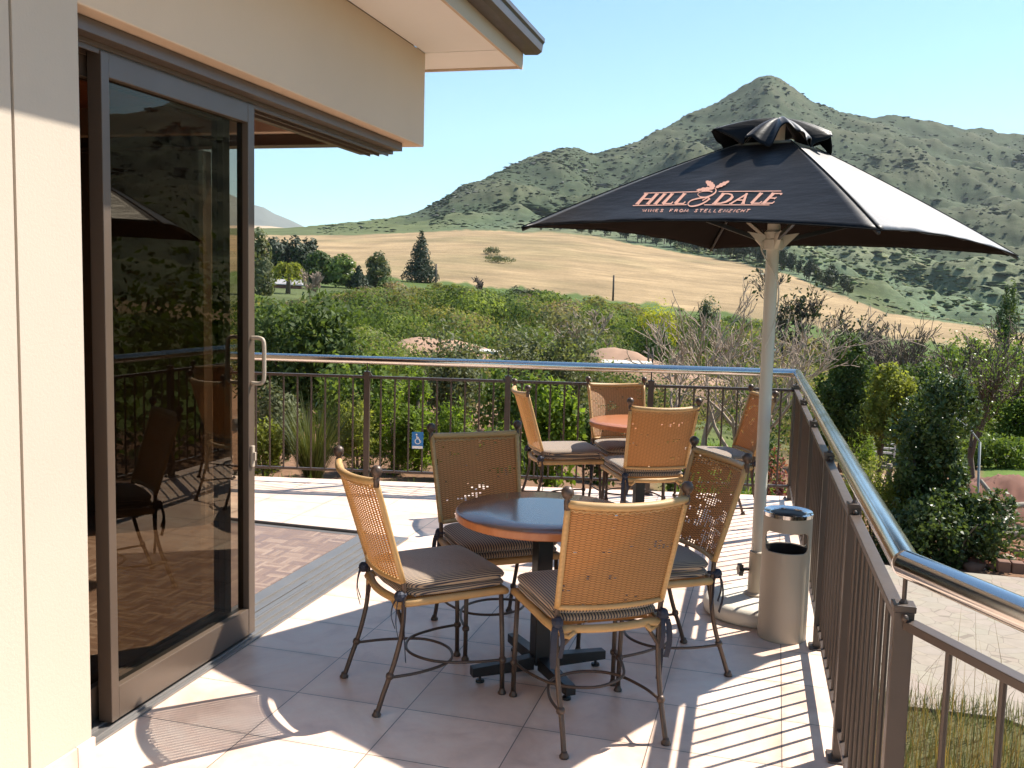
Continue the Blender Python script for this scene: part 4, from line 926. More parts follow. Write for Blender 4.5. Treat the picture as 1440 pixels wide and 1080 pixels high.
def shrub(name, label, cat, px, r, top, wpx, kind, n=2500, leaf=0.06, group=None, stem=True, shape='round', aspect=0.5, base=None, dz=0.0, hollow=0.55, sig=0.26):
    """a leafy plant at column px and ground distance r whose top shows at height `top` in the photo"""
    g = G(); x, y, z = at_px(px, r, top); z += dz; H = zat(px, top, r) - z; W = wpx/1334*r/2
    rt = tag(empty(name, (x, y, z)), label, cat, group)
    b0 = 0.0 if base is None else base
    if shape == 'round': blobs = [(0, 0, H*(0.5+b0/2), W*0.72, W*0.72, H*(0.5-b0/2))] + [(W*0.55*math.cos(a), W*0.55*math.sin(a), H*(0.42+b0/2+0.2*g.random()), W*0.42, W*0.42, H*0.30*(1-b0)) for a in g.random(5)*6.28]
    elif shape == 'wide': blobs = [(W*(t-0.5)*1.3, (g.random()-.5)*W*0.6, H*(0.36+0.22*g.random()), W*0.42, W*0.5, H*(0.42+.1*g.random())) for t in np.linspace(0, 1, 5)]
    elif shape == 'cone': blobs = [(0, 0, H*t, W*(1.02-t)*0.9+0.1*W, W*(1.02-t)*0.9+0.1*W, H*0.14) for t in np.linspace(max(.12, b0), 0.95, 8)]
    elif shape == 'column': blobs = [((g.random()-.5)*W*.5, (g.random()-.5)*W*.5, H*t, W*(0.75 if t < .75 else .5), W*(0.75 if t < .75 else .5), H*0.2) for t in np.linspace(max(.15, b0+.1), 0.86, 5)]
    elif shape == 'tree': blobs = [(W*0.5*(g.random()-.5)*2, W*0.5*(g.random()-.5)*2, H*lerp(b0+.12, 0.88, g.random()), W*(.35+.2*g.random()), W*(.35+.2*g.random()), H*(1-b0)*(.16+.1*g.random())) for _ in range(10)] + [(0, 0, H*(1+b0)/2, W*.5, W*.5, H*(1-b0)*.4)]
    P, Q = crown_pts(n, blobs, g, 10, sig, hollow); P[:, 2] = np.maximum(P[:, 2], 0.03)
    V, F = leaf_quads(P, leaf, g, aspect, Q, tang=r > 55); np_mesh('crown' if 'tree' in name else 'foliage', V, F, LEAF[kind], rt)
    if stem and r < 110:
        m = MB(); nb = 5
        if shape in ('round', 'wide'):
            for i in range(nb):
                a = g.random()*6.28; e = Vector((W*0.5*math.cos(a), W*0.5*math.sin(a), H*0.62)); m.tube(catmull([(0.05*math.cos(a), 0.05*math.sin(a), -0.1), e*0.45+Vector((0, 0, H*0.08)), e], 3), [0.02*W+0.012, 0.02*W+.01, .015*W+.008, .012*W+.006, .012*W+.005, .008*W+.004, .006][:7], 5)
            m.build('stem', BARK, rt, smooth=True)
        else:
            m.tube([(0, 0, -0.2), (0.02*W, 0, H*0.4), (0, 0.02*W, H*0.9)], [0.05*W+0.03, 0.04*W+0.02, 0.015], 7)
            for i in range(7):
                b = blobs[int(g.integers(len(blobs)))]; m.tube([(0, 0, H*max(.15, b0)*0.9), Vector((b[0]*.6, b[1]*.6, b[2]*.8)), Vector(b[:3])], [0.03*W+.01, .02*W+.008, .008], 5)
            m.build('trunk', BARK, rt, smooth=True)
    return rt
#PART5
HAZE = 0.00005
# ---- plants just outside the far railing
S = shrub
S('shrub', 'large dark green leafy bush behind the far railing next to the sliding door', 'bush', 425, 15.5, 424, 200, 'dark', 9000, 0.11, shape='wide')
S('shrub', 'mid green bush in the gap between the big dark bush and the rounded olive bush', 'bush', 520, 12.5, 504, 130, 'mid', 3600, 0.09, shape='wide')
S('shrub', 'greyish olive bush whose rounded top shows above the handrail left of the nearest chairs', 'bush', 632, 15.0, 462, 140, 'olive', 6500, 0.075)
S('shrub', 'wide greyish olive bush above the handrail, to the right of its rounded olive neighbour', 'bush', 760, 16.5, 455, 160, 'olive', 7500, 0.08, shape='wide')
S('shrub', 'mid green bush under the handrail behind the back of the edge on chair', 'bush', 735, 12.0, 516, 130, 'mid', 3600, 0.08, shape='wide')
S('shrub', 'bright lime feathery bush behind the second panel of the far railing', 'bush', 555, 10.6, 545, 74, 'bright', 3600, 0.075, aspect=0.22)
S('shrub', 'tall bright lime bush behind the access sign', 'bush', 588, 11.0, 528, 64, 'bright', 3600, 0.08, aspect=0.22, shape='column')
S('shrub', 'bright green bush just to the right of the access sign', 'bush', 634, 10.4, 562, 70, 'bright', 3400, 0.07, aspect=0.3)
S('shrub', 'yellowish lime bush behind the far railing beside the restio clump', 'bush', 505, 10.4, 560, 66, 'yellow', 2400, 0.065, aspect=0.25)
S('shrub', 'leafy bright bush behind the edge on chair at the far table', 'bush', 782, 10.6, 545, 96, 'bright', 4200, 0.075, aspect=0.55)
S('shrub', 'low green bush seen under the far table through the railing', 'bush', 705, 10.0, 600, 80, 'mid', 2600, 0.06)
S('shrub', 'grey green twiggy bush beside the edge of the sliding door', 'bush', 385, 10.6, 540, 70, 'olive', 3200, 0.06, sig=0.33)
S('shrub', 'yellow flowering low bush at the foot of the railing by the sliding door', 'bush', 372, 10.0, 592, 50, 'yellow', 1700, 0.045)
S('shrub', 'dark green bush behind the seats of the far table', 'bush', 850, 12.5, 560, 90, 'dark', 3000, 0.07)
S('shrub', 'mid green bush behind the far table chairs and below the bare tree', 'bush', 950, 13.5, 575, 70, 'mid', 2600, 0.06)
S('shrub', 'red leaved shrub behind the parasol pole at the corner of the railing', 'bush', 1092, 10.4, 640, 46, 'red', 1800, 0.055, aspect=0.45)
S('shrub', 'round dark green shrub above the red leaved one', 'bush', 1086, 12.6, 604, 48, 'dark', 2000, 0.055)
S('shrub', 'low green plant at the foot of the corner post', 'bush', 1052, 9.6, 672, 110, 'mid', 2200, 0.05, shape='wide')
g = G(); x, y, z = at_px(440, 9.9, 600)                       # reed clump
rt = tag(empty('reed_clump', (x, y, z)), 'spiky dark reed clump fanning out behind the far railing', 'plant')
n = 420; m = MB()
for i in range(n):
    a = g.random()*6.28; tilt = 0.12+0.55*g.random()**0.8; L = 0.62+0.42*g.random(); d = Vector((math.cos(a)*tilt, math.sin(a)*tilt, 1)).normalized()
    p0 = Vector((math.cos(a)*0.09*g.random(), math.sin(a)*0.09*g.random(), 0)); p1 = p0+d*L*0.6; p2 = p0+d*L+Vector((math.cos(a)*0.08, math.sin(a)*0.08, -0.04*tilt)); w = Vector((-math.sin(a), math.cos(a), 0))*0.0045
    m.add([p0-w, p0+w, p1+w*0.8, p1-w*0.8], [(0, 1, 2, 3)]); m.add([p1-w*0.8, p1+w*0.8, p2], [(0, 1, 2)])
m.build('foliage', LEAF['reed'], rt)

# ---- right hand garden
S('leafy_tree', 'dark round tree just beyond the handrail corner, left of the bright yellow green tree', 'tree', 1192, 22, 484, 100, 'dark', 13000, 0.10, shape='tree', base=0.12, sig=0.2, hollow=0.7)
S('leafy_tree', 'slim yellow green sunlit tree between the two dark trees right of the handrail', 'tree', 1246, 19, 508, 78, 'yellow', 9000, 0.075, shape='tree', base=0.30, sig=0.22, hollow=0.65)
S('leafy_tree', 'tall glossy leaved dark tree standing beyond the stone path right of the railing', 'tree', 1312, 14.2, 526, 122, 'glossy', 17000, 0.072, shape='tree', base=0.02, sig=0.19, hollow=0.75)
S('shrub', 'glossy dark bush bulging toward the path at the foot of the tall glossy tree', 'bush', 1348, 13.3, 685, 150, 'glossy', 9500, 0.07, sig=0.24, hollow=0.7, shape='wide')
S('shrub', 'glossy dark bush hugging the handrail bend below the yellow bush', 'bush', 1266, 13.2, 722, 66, 'glossy', 3600, 0.068, sig=0.2, hollow=0.75)
S('shrub', 'fluffy yellow green bush right of the long railing', 'bush', 1238, 14.2, 652, 108, 'yellow', 8000, 0.055, aspect=0.3)
S('shrub', 'small lime bush in front of the dark round tree', 'bush', 1210, 17.5, 606, 46, 'bright', 1800, 0.06, aspect=0.3)
S('leafy_tree', 'leafy green tree in the thicket behind the slender bare trees at the right edge', 'tree', 1345, 30, 485, 130, 'mid', 11000, 0.12, shape='tree', base=0.05, sig=0.2, hollow=0.75)
S('leafy_tree', 'green tree cut off by the right edge of the photo', 'tree', 1432, 27, 500, 110, 'mid', 9000, 0.11, shape='tree', base=0.05, sig=0.2, hollow=0.75)
S('leafy_tree', 'dark tree filling the space behind the glossy leaved tree', 'tree', 1284, 27, 520, 100, 'dark', 8000, 0.12, shape='tree', base=0.1, sig=0.2, hollow=0.75)
S('shrub', 'green hedge like bush at the edge of the lawn on the far right', 'bush', 1412, 24.5, 610, 110, 'mid', 3600, 0.10, shape='wide')
def bare_tree(label, px, r, top, seed, trunk_r, lean=(0, 0), depth=5, spread=0.55, mat=BARE, stems=1, base_py=None, twig=0.004, kids=(2, 4), up=0.12, first=0.34, name='bare_tree', group=None, green=None):
    x, y, z = at_px(px, r, top)
    if base_py is not None: z = min(z, zat(px, base_py, r))
    H = zat(px, top, r)-z; g = np.random.default_rng(seed)
    rt = tag(empty(name, (x, y, z)), label, 'tree', group); tips = []; m = MB()
    for s_ in range(stems):
        d = Vector((lean[0]+g.normal(0, 0.05+0.16*(stems > 1)), lean[1]+g.normal(0, 0.05+0.1*(stems > 1)), 1))
        branch_tree(m, Vector((0, 0, -0.1)), d, H*first, trunk_r, depth, g, spread, up, 4, kids, 7, twig, tips)
    zs = [v[2] for v in m.v]; k = H/max(zs); m.v = [(v[0]*k, v[1]*k, v[2]*k) for v in m.v]
    m.build('trunk', mat, rt, smooth=True)
    if green:
        kind, n, leaf, frac = green; T = np.array([tuple(t_) for t_ in tips])*k; pick = g.integers(0, len(T), n); P = T[pick]+g.normal(size=(n, 3))*frac
        V, F = leaf_quads(P, leaf, g, 0.5); np_mesh('crown', V, F, LEAF[kind], rt)
    return rt
bare_tree('big leafless tree with pale spreading branches rising behind the parasol pole', 1058, 16.5, 388, 5, 0.085, depth=6, spread=0.66, stems=3, twig=0.0062, kids=(2, 3), up=0.22, first=0.30)
bare_tree('smaller leafless tree in front of the straw field, right of the bright yellow bush', 995, 19, 425, 8, 0.055, depth=5, spread=0.65, stems=2, twig=0.007, kids=(2, 3), first=0.28, up=0.2)
bare_tree('stout garden tree with a thick brown trunk and thin crown above the earth mound', 1382, 19.3, 462, 12, 0.085, lean=(0.0, 0), depth=6, spread=0.62, twig=0.009, kids=(2, 4), up=0.2, first=0.30, mat=BARK, base_py=676, name='leafy_tree', green=('mid', 3000, 0.05, 0.22))
bare_tree('leftmost slender bare tree in front of the bright grass right of the handrail', 1246, 34, 442, 21, 0.09, depth=5, spread=0.45, stems=2, twig=0.012, first=0.32, mat=BARK)
bare_tree('middle one of the slender bare trees in front of the bright grass', 1276, 36, 434, 22, 0.10, depth=5, spread=0.4, stems=2, twig=0.012, first=0.34, mat=BARK)
bare_tree('reddish bare tree with fanned branches at the right end of the slender group', 1298, 33, 444, 23, 0.08, depth=5, spread=0.5, stems=3, twig=0.012, first=0.32, mat=BARK)
bare_tree('thin bare tree left of the tall dark cypress', 1388, 31, 438, 24, 0.09, depth=5, spread=0.5, stems=2, twig=0.011, first=0.32, mat=BARK)
bare_tree('grey twiggy round tree in front of the straw field right of the parasol pole', 1166, 48, 446, 25, 0.16, depth=6, spread=0.8, twig=0.016, first=0.24, mat=BARK, green=('scrub', 900, 0.22, 0.4))
bare_tree('dark spindly tree right beside the parasol pole, taller than the straw field edge', 1112, 95, 372, 26, 0.25, depth=5, spread=0.45, stems=3, twig=0.03, first=0.32, mat=DARKBARK, green=('scrub', 500, 0.5, 0.5))
bare_tree('small bare tree alone at the lower edge of the straw field', 684, 165, 388, 27, 0.35, depth=5, spread=0.7, twig=0.07, first=0.28, mat=BARK)
bare_tree('pale bare shrub like tree in the thicket left of the yellow bush', 828, 60, 430, 28, 0.14, depth=5, spread=0.7, stems=2, twig=0.022, first=0.3, mat=BARE)
bare_tree('white stemmed bare tree in front of the dark trees beside the far cottage', 438, 120, 378, 29, 0.2, depth=5, spread=0.35, stems=2, twig=0.05, first=0.34, mat=BARE)
# ---- trees in the valley
S('pine_tree', 'tall dark conifer standing alone on the straw field', 'tree', 592, 245, 330, 50, 'conifer', 2600, 1.1, shape='cone', base=0.06, aspect=0.3, sig=0.42, hollow=0.75)
S('leafy_tree', 'loose grey green tree with a pointed top left of the lone conifer', 'tree', 529, 190, 356, 40, 'olive', 2600, 0.7, shape='column', base=0.1)
S('cypress_tree', 'narrow dark cone shaped tree beside the loose grey green tree', 'tree', 504, 180, 376, 34, 'conifer', 1800, 0.6, shape='cone', base=0.02)
S('leafy_tree', 'broad dark evergreen tree right of the palm by the cottage', 'tree', 452, 185, 355, 52, 'dark', 2600, 0.8, shape='tree', base=0.05)
S('leafy_tree', 'bushy tree with a small pointed tip between the broad evergreen and the narrow cone tree', 'tree', 479, 182, 360, 44, 'mid', 2200, 0.7, shape='column', base=0.15)
S('pine_tree', 'feathery pine behind the cottage, leftmost of the pines above the palm', 'tree', 386, 215, 337, 34, 'conifer', 1500, 0.9, shape='column', base=0.1, sig=0.36)
S('pine_tree', 'feathery pine behind the palm, right of the leftmost feathery pine', 'tree', 402, 220, 340, 34, 'conifer', 1500, 0.9, shape='column', base=0.1, sig=0.36)
S('pine_tree', 'feathery pine above the right side of the palm', 'tree', 418, 215, 336, 34, 'conifer', 1500, 0.9, shape='column', base=0.1, sig=0.36)
S('pine_tree', 'feathery pine above the broad dark evergreen tree', 'tree', 432, 218, 337, 36, 'conifer', 1500, 0.9, shape='column', base=0.1, sig=0.36)
S('leafy_tree', 'grey green tree right beside the edge of the sliding door frame', 'tree', 364, 140, 326, 44, 'olive', 2600, 0.6, shape='column', base=0.05)
S('shrub', 'bush with pale pinkish blossom at the foot of the loose grey green tree', 'bush', 556, 150, 395, 36, 'fade', 900, 0.5)
S('shrub', 'dark bush left of the pink blossomed one', 'bush', 545, 153, 391, 34, 'dark', 1000, 0.6)
S('shrub', 'bright yellow bush in the thicket below the straw field', 'bush', 926, 92, 424, 66, 'lemon', 3600, 0.24)
S('shrub', 'dark rounded bush below the bright yellow one', 'bush', 915, 66, 454, 72, 'dark', 3000, 0.25)
S('shrub', 'dark flat bush at the edge of the straw field right of the small bare tree', 'bush', 735, 190, 404, 46, 'scrub', 800, 0.6, shape='wide')
S('shrub', 'small green patch of bush out on the straw field', 'bush', 692, 378, 347, 24, 'olive', 700, 0.6, shape='wide')
S('shrub', 'wider green patch of bush just below the small patch on the straw field', 'bush', 702, 335, 359, 46, 'olive', 900, 0.6, shape='wide')
S('shrub', 'lone grey bush at the lower edge of the straw field left of the parasol pole', 'bush', 1000, 150, 416, 36, 'olive', 1100, 0.5)
S('cypress_tree', 'tall narrow dark tree near the right edge against the hill', 'tree', 1421, 120, 402, 34, 'dark', 6000, 0.28, shape='column', base=0.12, sig=0.17, hollow=0.6)
S('shrub', 'pale green round bush at the edge of the grass below the straw field', 'bush', 1333, 62, 488, 60, 'olive', 1700, 0.28)
g = G()                                                       # palm by the cottage
def palm(label, px, r, top, crown_px):
    x, y, z = at_px(px, r, top); H = zat(px, top, r)-z; W = crown_px/1334*r/2; rt = tag(empty('palm_tree', (x, y, z)), label, 'palm tree')
    m = MB(); m.tube([(0, 0, -.2), (.1, 0, H*.4), (0, 0, H*.72)], [.42, .32, .3], 8); m.build('trunk', BARK, rt, smooth=True)
    P = []
    for i in range(34):
        a = g.random()*6.28; e = -0.25+1.5*g.random(); L = W*(.8+.45*g.random())
        for s in np.linspace(0.1, 1, 16): P.append((L*s*math.cos(a)*math.cos(e*(1-s*.4)), L*s*math.sin(a)*math.cos(e*(1-s*.4)), H*.72+L*s*math.sin(e)-L*.75*s*s))
    P = np.repeat(np.array(P), 4, 0)+g.normal(size=(len(P)*4, 3))*.12
    V, F = leaf_quads(P, .75, g, .2, droop=.8); np_mesh('crown', V, F, LEAF['yellow'], rt)
palm('feathery yellow green palm in front of the far cottage', 405, 150, 364, 44)
# cottage far left
x, y, z = at_px(400, 172, 400); zr_ = zat(400, 397, 172); th = theta_of(400)
ct = tag(empty('cottage', (x, y, z), -th), 'small far cottage with a pale flat roof and brick wall among the dark trees', 'house')
h = zr_-z; m = MB(); m.box((-1.2, 0, h/2-0.3), (8.2, 6, h+0.2)); m.build('wall', simple('cottage_brick', (0.26, 0.11, 0.08), 0.9), ct)
m = MB(); m.add([(-6.2, -3.6, h-0.15), (3.6, -3.6, h-0.4), (3.6, 3.6, h+0.5), (-6.2, 3.6, h+0.6), (-6.2, -3.6, h-0.3), (3.6, -3.6, h-0.55), (3.6, 3.6, h+0.35), (-6.2, 3.6, h+0.45)], [(0, 1, 2, 3), (7, 6, 5, 4), (0, 4, 5, 1), (1, 5, 6, 2), (2, 6, 7, 3), (3, 7, 4, 0)]); m.build('roof', simple('cottage_roof', (0.30, 0.28, 0.27), 0.6), ct)
m = MB(); m.bx((-0.4, -3.05, 0.2), (1.2, -2.98, h-0.7)); m.build('window', simple('cottage_window', (0.05, 0.07, 0.10), 0.2), ct)
m = MB(); m.bx((1.9, -3.06, 0.0), (2.7, -2.98, h-0.7)); m.build('door', simple('cottage_door', (0.30, 0.10, 0.08), 0.6), ct)
# belt of trees along the foot of the hill
bprot = []
for k in range(4):
    g = G(); P, Q = crown_pts(420, [(0, 0, 5.2, 2.4, 2.4, 2.6), (0.8, 0.4, 7.4, 1.7, 1.7, 2.0), (-0.9, 0.2, 3.6, 1.8, 1.8, 1.8)], g, 9, 0.3, 0.5); V, F = leaf_quads(P, 1.15, g, 0.55, Q, tang=True)
    rt = empty('belt_tree'); np_mesh('crown', V, F, LEAF['conifer' if k % 2 else 'scrub'], rt); m = MB(); m.tube([(0, 0, -0.5), (0.1, 0, 4), (0, 0, 8)], [0.25, 0.18, 0.06], 5); m.build('trunk', BARK, rt); bprot.append(rt)
g = G(); used = set()
for px in np.concatenate([np.linspace(760, 1000, 30), np.linspace(1004, 1190, 27)]):
    px = px + g.normal(0, 3); th = theta_of(px, 360); r = I(th, RTp)*(1.02+0.05*g.random()) ; x, y = r*math.sin(th), r*math.cos(th); k = int(g.integers(4))
    o = bprot[k] if k not in used else copy_tree(bprot[k]); used.add(k)
    s = (0.45 + 0.75*ss(770, 900, px) if px < 900 else 1.3)*(0.8+0.5*g.random())*(0.8 if px > 1100 else 1)*r/560
    o.location = (x, y, ground(x, y)-0.3); o.scale = (s, s, s*(0.9+.3*g.random())); o.rotation_euler = (0, 0, g.random()*6.28)
    tag(o, 'dark tree in the row along the top edge of the straw field under the parasol', 'tree', 'row of trees along the top of the straw field')
for k in range(4):
    if k not in used:
        for c in list(bprot[k].children): bpy.data.objects.remove(c)
        bpy.data.objects.remove(bprot[k])

# ---- uncountable growth: valley thicket, hillside scrub, grass
g = G(); VV, FF, TT, off = [], [], [], 0
TINTS = np.array([(0.075, 0.115, 0.032), (0.125, 0.165, 0.040), (0.055, 0.085, 0.028), (0.16, 0.16, 0.058), (0.135, 0.145, 0.075), (0.16, 0.135, 0.085), (0.095, 0.135, 0.034), (0.16, 0.20, 0.048)])
def add_bush(x, y, z, W, H, n, leaf, t):
    global off
    P, Q = crown_pts(n, [(0, 0, H*0.45, W, W, H*0.55), (W*0.5*(g.random()-.5), W*0.5*(g.random()-.5), H*0.6, W*0.6, W*0.6, H*0.42)], g, 14, 0.2, 0.75); P[:, 2] = np.maximum(P[:, 2], 0.02)
    V, F = leaf_quads(P, leaf, g, 0.6, Q, tang=True); VV.append(V+np.array((x, y, z))); FF.append(F+off); off += len(V); TT.append(np.repeat((t*(0.75+0.5*g.random()))[None], len(F), 0))
cnt = 0
while cnt < 1050:
    th = R(-33 + 47.5*g.random()); r = 24*(235/24)**(g.random()**0.7); px = 720+1334*math.tan(th+0.2692); x, y = r*math.sin(th), r*math.cos(th); z = ground(x, y)
    rb = I(th, RBt)
    if r > rb*0.80 and px > 560 and g.random() < 0.85: continue
    if r > rb*0.62 and px > 1080: continue
    if (px > 1375 and r < 46) or (960 < px < 1065 and r < 34): continue
    if 880 < px < 976 and 49 < r < 130: continue
    if 36 < r < 49 and (545 < px < 720 or 820 < px < 1040): continue
    W = (0.8+1.5*g.random()**1.5)*(1+0.7*(r > 80)); H = W*(0.8+0.6*g.random())
    ylim = np.interp(px, [340, 440, 470, 560, 600, 760, 900, 1000, 1100, 1200, 1330, 1440], [424, 422, 413, 408, 404, 412, 436, 446, 462, 490, 505, 515])+14*g.random()-5+12*mnoise.noise(Vector((px*0.02, r*0.02, 8)))
    if r < 50: ylim = np.interp(px, [340, 480, 540, 560, 705, 730, 820, 840, 1000, 1040, 1440], [440, 455, 480, 494, 496, 482, 480, 510, 512, 490, 520])+6*g.random()
    H = min(H, zat(px, ylim, r)-z)
    if H < 0.5: continue
    W = min(W, H*1.3); n = int(np.clip(9000*W*W/r, 60, 1100)); leaf = max(0.09, r*0.0034)
    add_bush(x, y, z, W, H, n, leaf, np.array((1.27, 1.17, 1.15))*TINTS[int((mnoise.noise(Vector((x*0.03, y*0.03, 4)))*0.9+0.5+g.normal(0, .25))*len(TINTS)) % len(TINTS)]); cnt += 1
for i in range(46):                                           # what stands to the right of the frame (seen mirrored in the glass)
    th = R(17+42*g.random()); r = 16+26*g.random(); x, y = r*math.sin(th), r*math.cos(th); W = 1.2+1.2*g.random(); add_bush(x, y, ground(x, y), W, W*(1.6+g.random()*1.2), 420, 0.22, TINTS[[0, 2, 2, 6][int(g.integers(4))]])
tag(np_mesh('valley_thicket', np.concatenate(VV), np.concatenate(FF), LEAF['tint'], tint=np.concatenate(TT)), 'tangled green and olive scrub filling the valley below the straw field', 'scrub', kind='stuff')
g = G(); VV, FF, TT, off = [], [], [], 0
ico = None
bmv = []
import bmesh
b_ = bmesh.new(); bmesh.ops.create_icosphere(b_, subdivisions=1, radius=1.0); ICV = np.array([v.co[:] for v in b_.verts]); ICF = np.array([[v.index for v in f.verts] for f in b_.faces]); b_.free()
cnt = 0
while cnt < 10500:
    th = R(-27 + 66*g.random()); px = 720+1334*math.tan(th+0.2692)
    if th > R(15) and g.random() < 0.6: continue
    e_t, rtp, rr = I(th, et), I(th, RTp), float(np.interp(th, rt_th, rt_r)); f = g.random()**0.8; r = lerp(rtp*1.03, rr*1.02, f); x, y = r*math.sin(th), r*math.cos(th)
    nz = mnoise.fractal(Vector((x*0.008, y*0.008, 1.7)), 0.9, 2.1, 4)
    if px < 600 and g.random() < 0.85: continue
    if g.random() > 0.20+0.9*max(0, nz+0.15): continue
    s = (0.5+1.4*g.random()**2.5)*(r/900)**0.5*(2.4 if nz > 0.5 else 1.0)*(1.5 if px < 800 and nz > 0.3 else 1)
    V = ICV*(1+0.45*g.normal(size=(len(ICV), 1)).clip(-1.2, 1.2))*np.array((s*1.7, s*1.7, s*0.40))+np.array((x, y, ground(x, y)+s*0.06))
    VV.append(V); FF.append(ICF+off); off += len(V); t = np.array([(0.054, 0.074, 0.038), (0.066, 0.086, 0.043), (0.048, 0.066, 0.035), (0.078, 0.088, 0.047), (0.17, 0.165, 0.15)][int(g.integers(5)) if f > 0.55 else int(g.integers(4))]); TT.append(np.repeat((t*(0.8+.4*g.random()))[None], len(ICF), 0)); cnt += 1
k2 = 0
while k2 < 7000:                                              # smaller clumps on the near slopes
    th = R(-6 + 20*g.random()); e_t, rtp, rr = I(th, et), I(th, RTp), float(np.interp(th, rt_th, rt_r)); r = rtp*1.01+(760-rtp)*g.random(); x, y = r*math.sin(th), r*math.cos(th)
    if rtp > 700 or g.random() > 0.35+mnoise.fractal(Vector((x*0.02, y*0.02, 5.7)), 0.9, 2.1, 3): continue
    s = (0.35+1.0*g.random()**2)*(r/420)**0.6; V = ICV*(1+0.45*g.normal(size=(len(ICV), 1)).clip(-1.2, 1.2))*np.array((s*1.6, s*1.6, s*0.45))+np.array((x, y, ground(x, y)+s*0.08))
    VV.append(V); FF.append(ICF+off); off += len(V); t = np.array([(0.11, 0.145, 0.058), (0.13, 0.165, 0.064), (0.095, 0.125, 0.054), (0.16, 0.165, 0.075), (0.19, 0.18, 0.10)][int(g.integers(5))]); TT.append(np.repeat((t*(0.8+.4*g.random()))[None], len(ICF), 0)); k2 += 1
tag(np_mesh('hillside_scrub', np.concatenate(VV), np.concatenate(FF), LEAF['hill'], tint=np.concatenate(TT)), 'low dark scrub speckling the slopes of the mountain', 'scrub', kind='stuff')
def blades(name, label, region, n, hmin, hmax, wdt, mat, bend=0.35, zbase=None):
    g = G(); P = np.array([region(g) for _ in range(n)]); Z = np.array([ground(a, b) if zbase is None else zbase for a, b in P]); a = g.random(n)*6.283; h = hmin+(hmax-hmin)*g.random(n)**1.5
    d = np.stack([np.cos(a), np.sin(a), np.zeros(n)], 1); w = np.stack([-np.sin(a), np.cos(a), np.zeros(n)], 1)*wdt; b0 = np.stack([P[:, 0], P[:, 1], Z-0.02], 1); bd = (bend*g.random(n)*h)[:, None]
    mid = b0+np.array((0, 0, 1))*h[:, None]*0.6+d*bd*0.35; tip = b0+np.array((0, 0, 1))*h[:, None]*0.97+d*bd
    V = np.stack([b0-w, b0+w, mid+w*0.7, mid-w*0.7, tip], 1).reshape(-1, 3); k = np.arange(n)*5
    F = np.concatenate([np.stack([k, k+1, k+2], 1), np.stack([k, k+2, k+3], 1), np.stack([k+3, k+2, k+4], 1)])
    tag(np_mesh(name, V, F, mat), label, 'grass', kind='stuff')
def reg_bed(g):
    while True:
        x, y = 0.55+3.6*g.random(), 1.5+6.6*g.random()
        if y < 8.0-0.15*x - max(0, x-1.9)*0.95: return x, y
blades('lawn_grass', 'green grass below the foreground railing', reg_bed, 9000, 0.08, 0.34, 0.0035, LEAF['olive'])
blades('dead_grass', 'dry brown grass mixed into the green grass below the foreground railing', reg_bed, 7000, 0.10, 0.48, 0.0028, LEAF['straw'], 0.8)
blades('dry_grass', 'tall dry grass stalks below the foreground railing', lambda g: (0.7+1.15*g.random(), 3.4+4.4*g.random()), 300, 0.4, 1.2, 0.0026, LEAF['straw'], 0.55)
blades('path_edge_grass', 'ragged grass creeping over the near edge of the stone path', lambda g: (lambda t: (float(np.interp(t, [0, .4, .6, 1], [0.55, 1.9, 2.5, 3.8])), float(np.interp(t, [0, .4, .6, 1], [8.0, 8.05, 7.6, 6.2]))+g.normal(0, .12)))(g.random()), 1800, 0.06, 0.26, 0.004, LEAF['olive'], 0.6)
blades('verge_grass', 'tufts of grass and weeds along the outer edge of the terrace', lambda g: (lambda t: (lerp(-5.2, 0.2, t), 8.42-(0.2-lerp(-5.2, 0.2, t))*0.2209+0.9*g.random()**2))(g.random()), 3600, 0.05, 0.28, 0.006, LEAF['mid'])
blades('valley_grass', 'patch of bright lawn beyond the far table', lambda g: (lambda t, r: (r*math.sin(t), r*math.cos(t)))(theta_of(955+120*g.random()), 10+14*g.random()), 5000, 0.05, 0.16, 0.012, LEAF['bright'])
# ---- small garden things
def spiky(label, px, r, top, n, kind, L0):
    g = G(); x, y, z = at_px(px, r, top); H = zat(px, top, r)-z; rt = tag(empty('agave', (x, y, z)), label, 'plant'); m = MB()
    for i in range(n):
        a = g.random()*6.28; e = 0.35+1.1*g.random(); d = Vector((math.cos(a)*math.cos(e), math.sin(a)*math.cos(e), math.sin(e))); w = Vector((-math.sin(a), math.cos(a), 0))*0.035; L = L0*(0.7+.4*g.random())
        p1 = d*L*0.5; p2 = d*L+Vector((0, 0, -0.12*L)); m.add([-w*.6, w*.6, p1+w, p1-w], [(0, 1, 2, 3)]); m.add([p1-w, p1+w, p2], [(0, 1, 2)])
    m.build('foliage', LEAF[kind], rt)
spiky('yellow green spiky fern like plant beside the log pile', 1392, 14.4, 700, 46, 'bright', 0.55)
g = G(); CUT = simple('weathered_log', (0.30, 0.25, 0.20), 0.9, 0, 0.4, 6, 0.5, 20); labels = ['long grey log lying at the top of the pile beyond the path', 'pale split log leaning across the middle of the pile', 'short pale log at the left of the pile, end toward the path', 'thick brown log lying at the bottom of the pile', 'forked grey branch sticking up from the back of the pile', 'thin pale pole lying across the front of the pile']
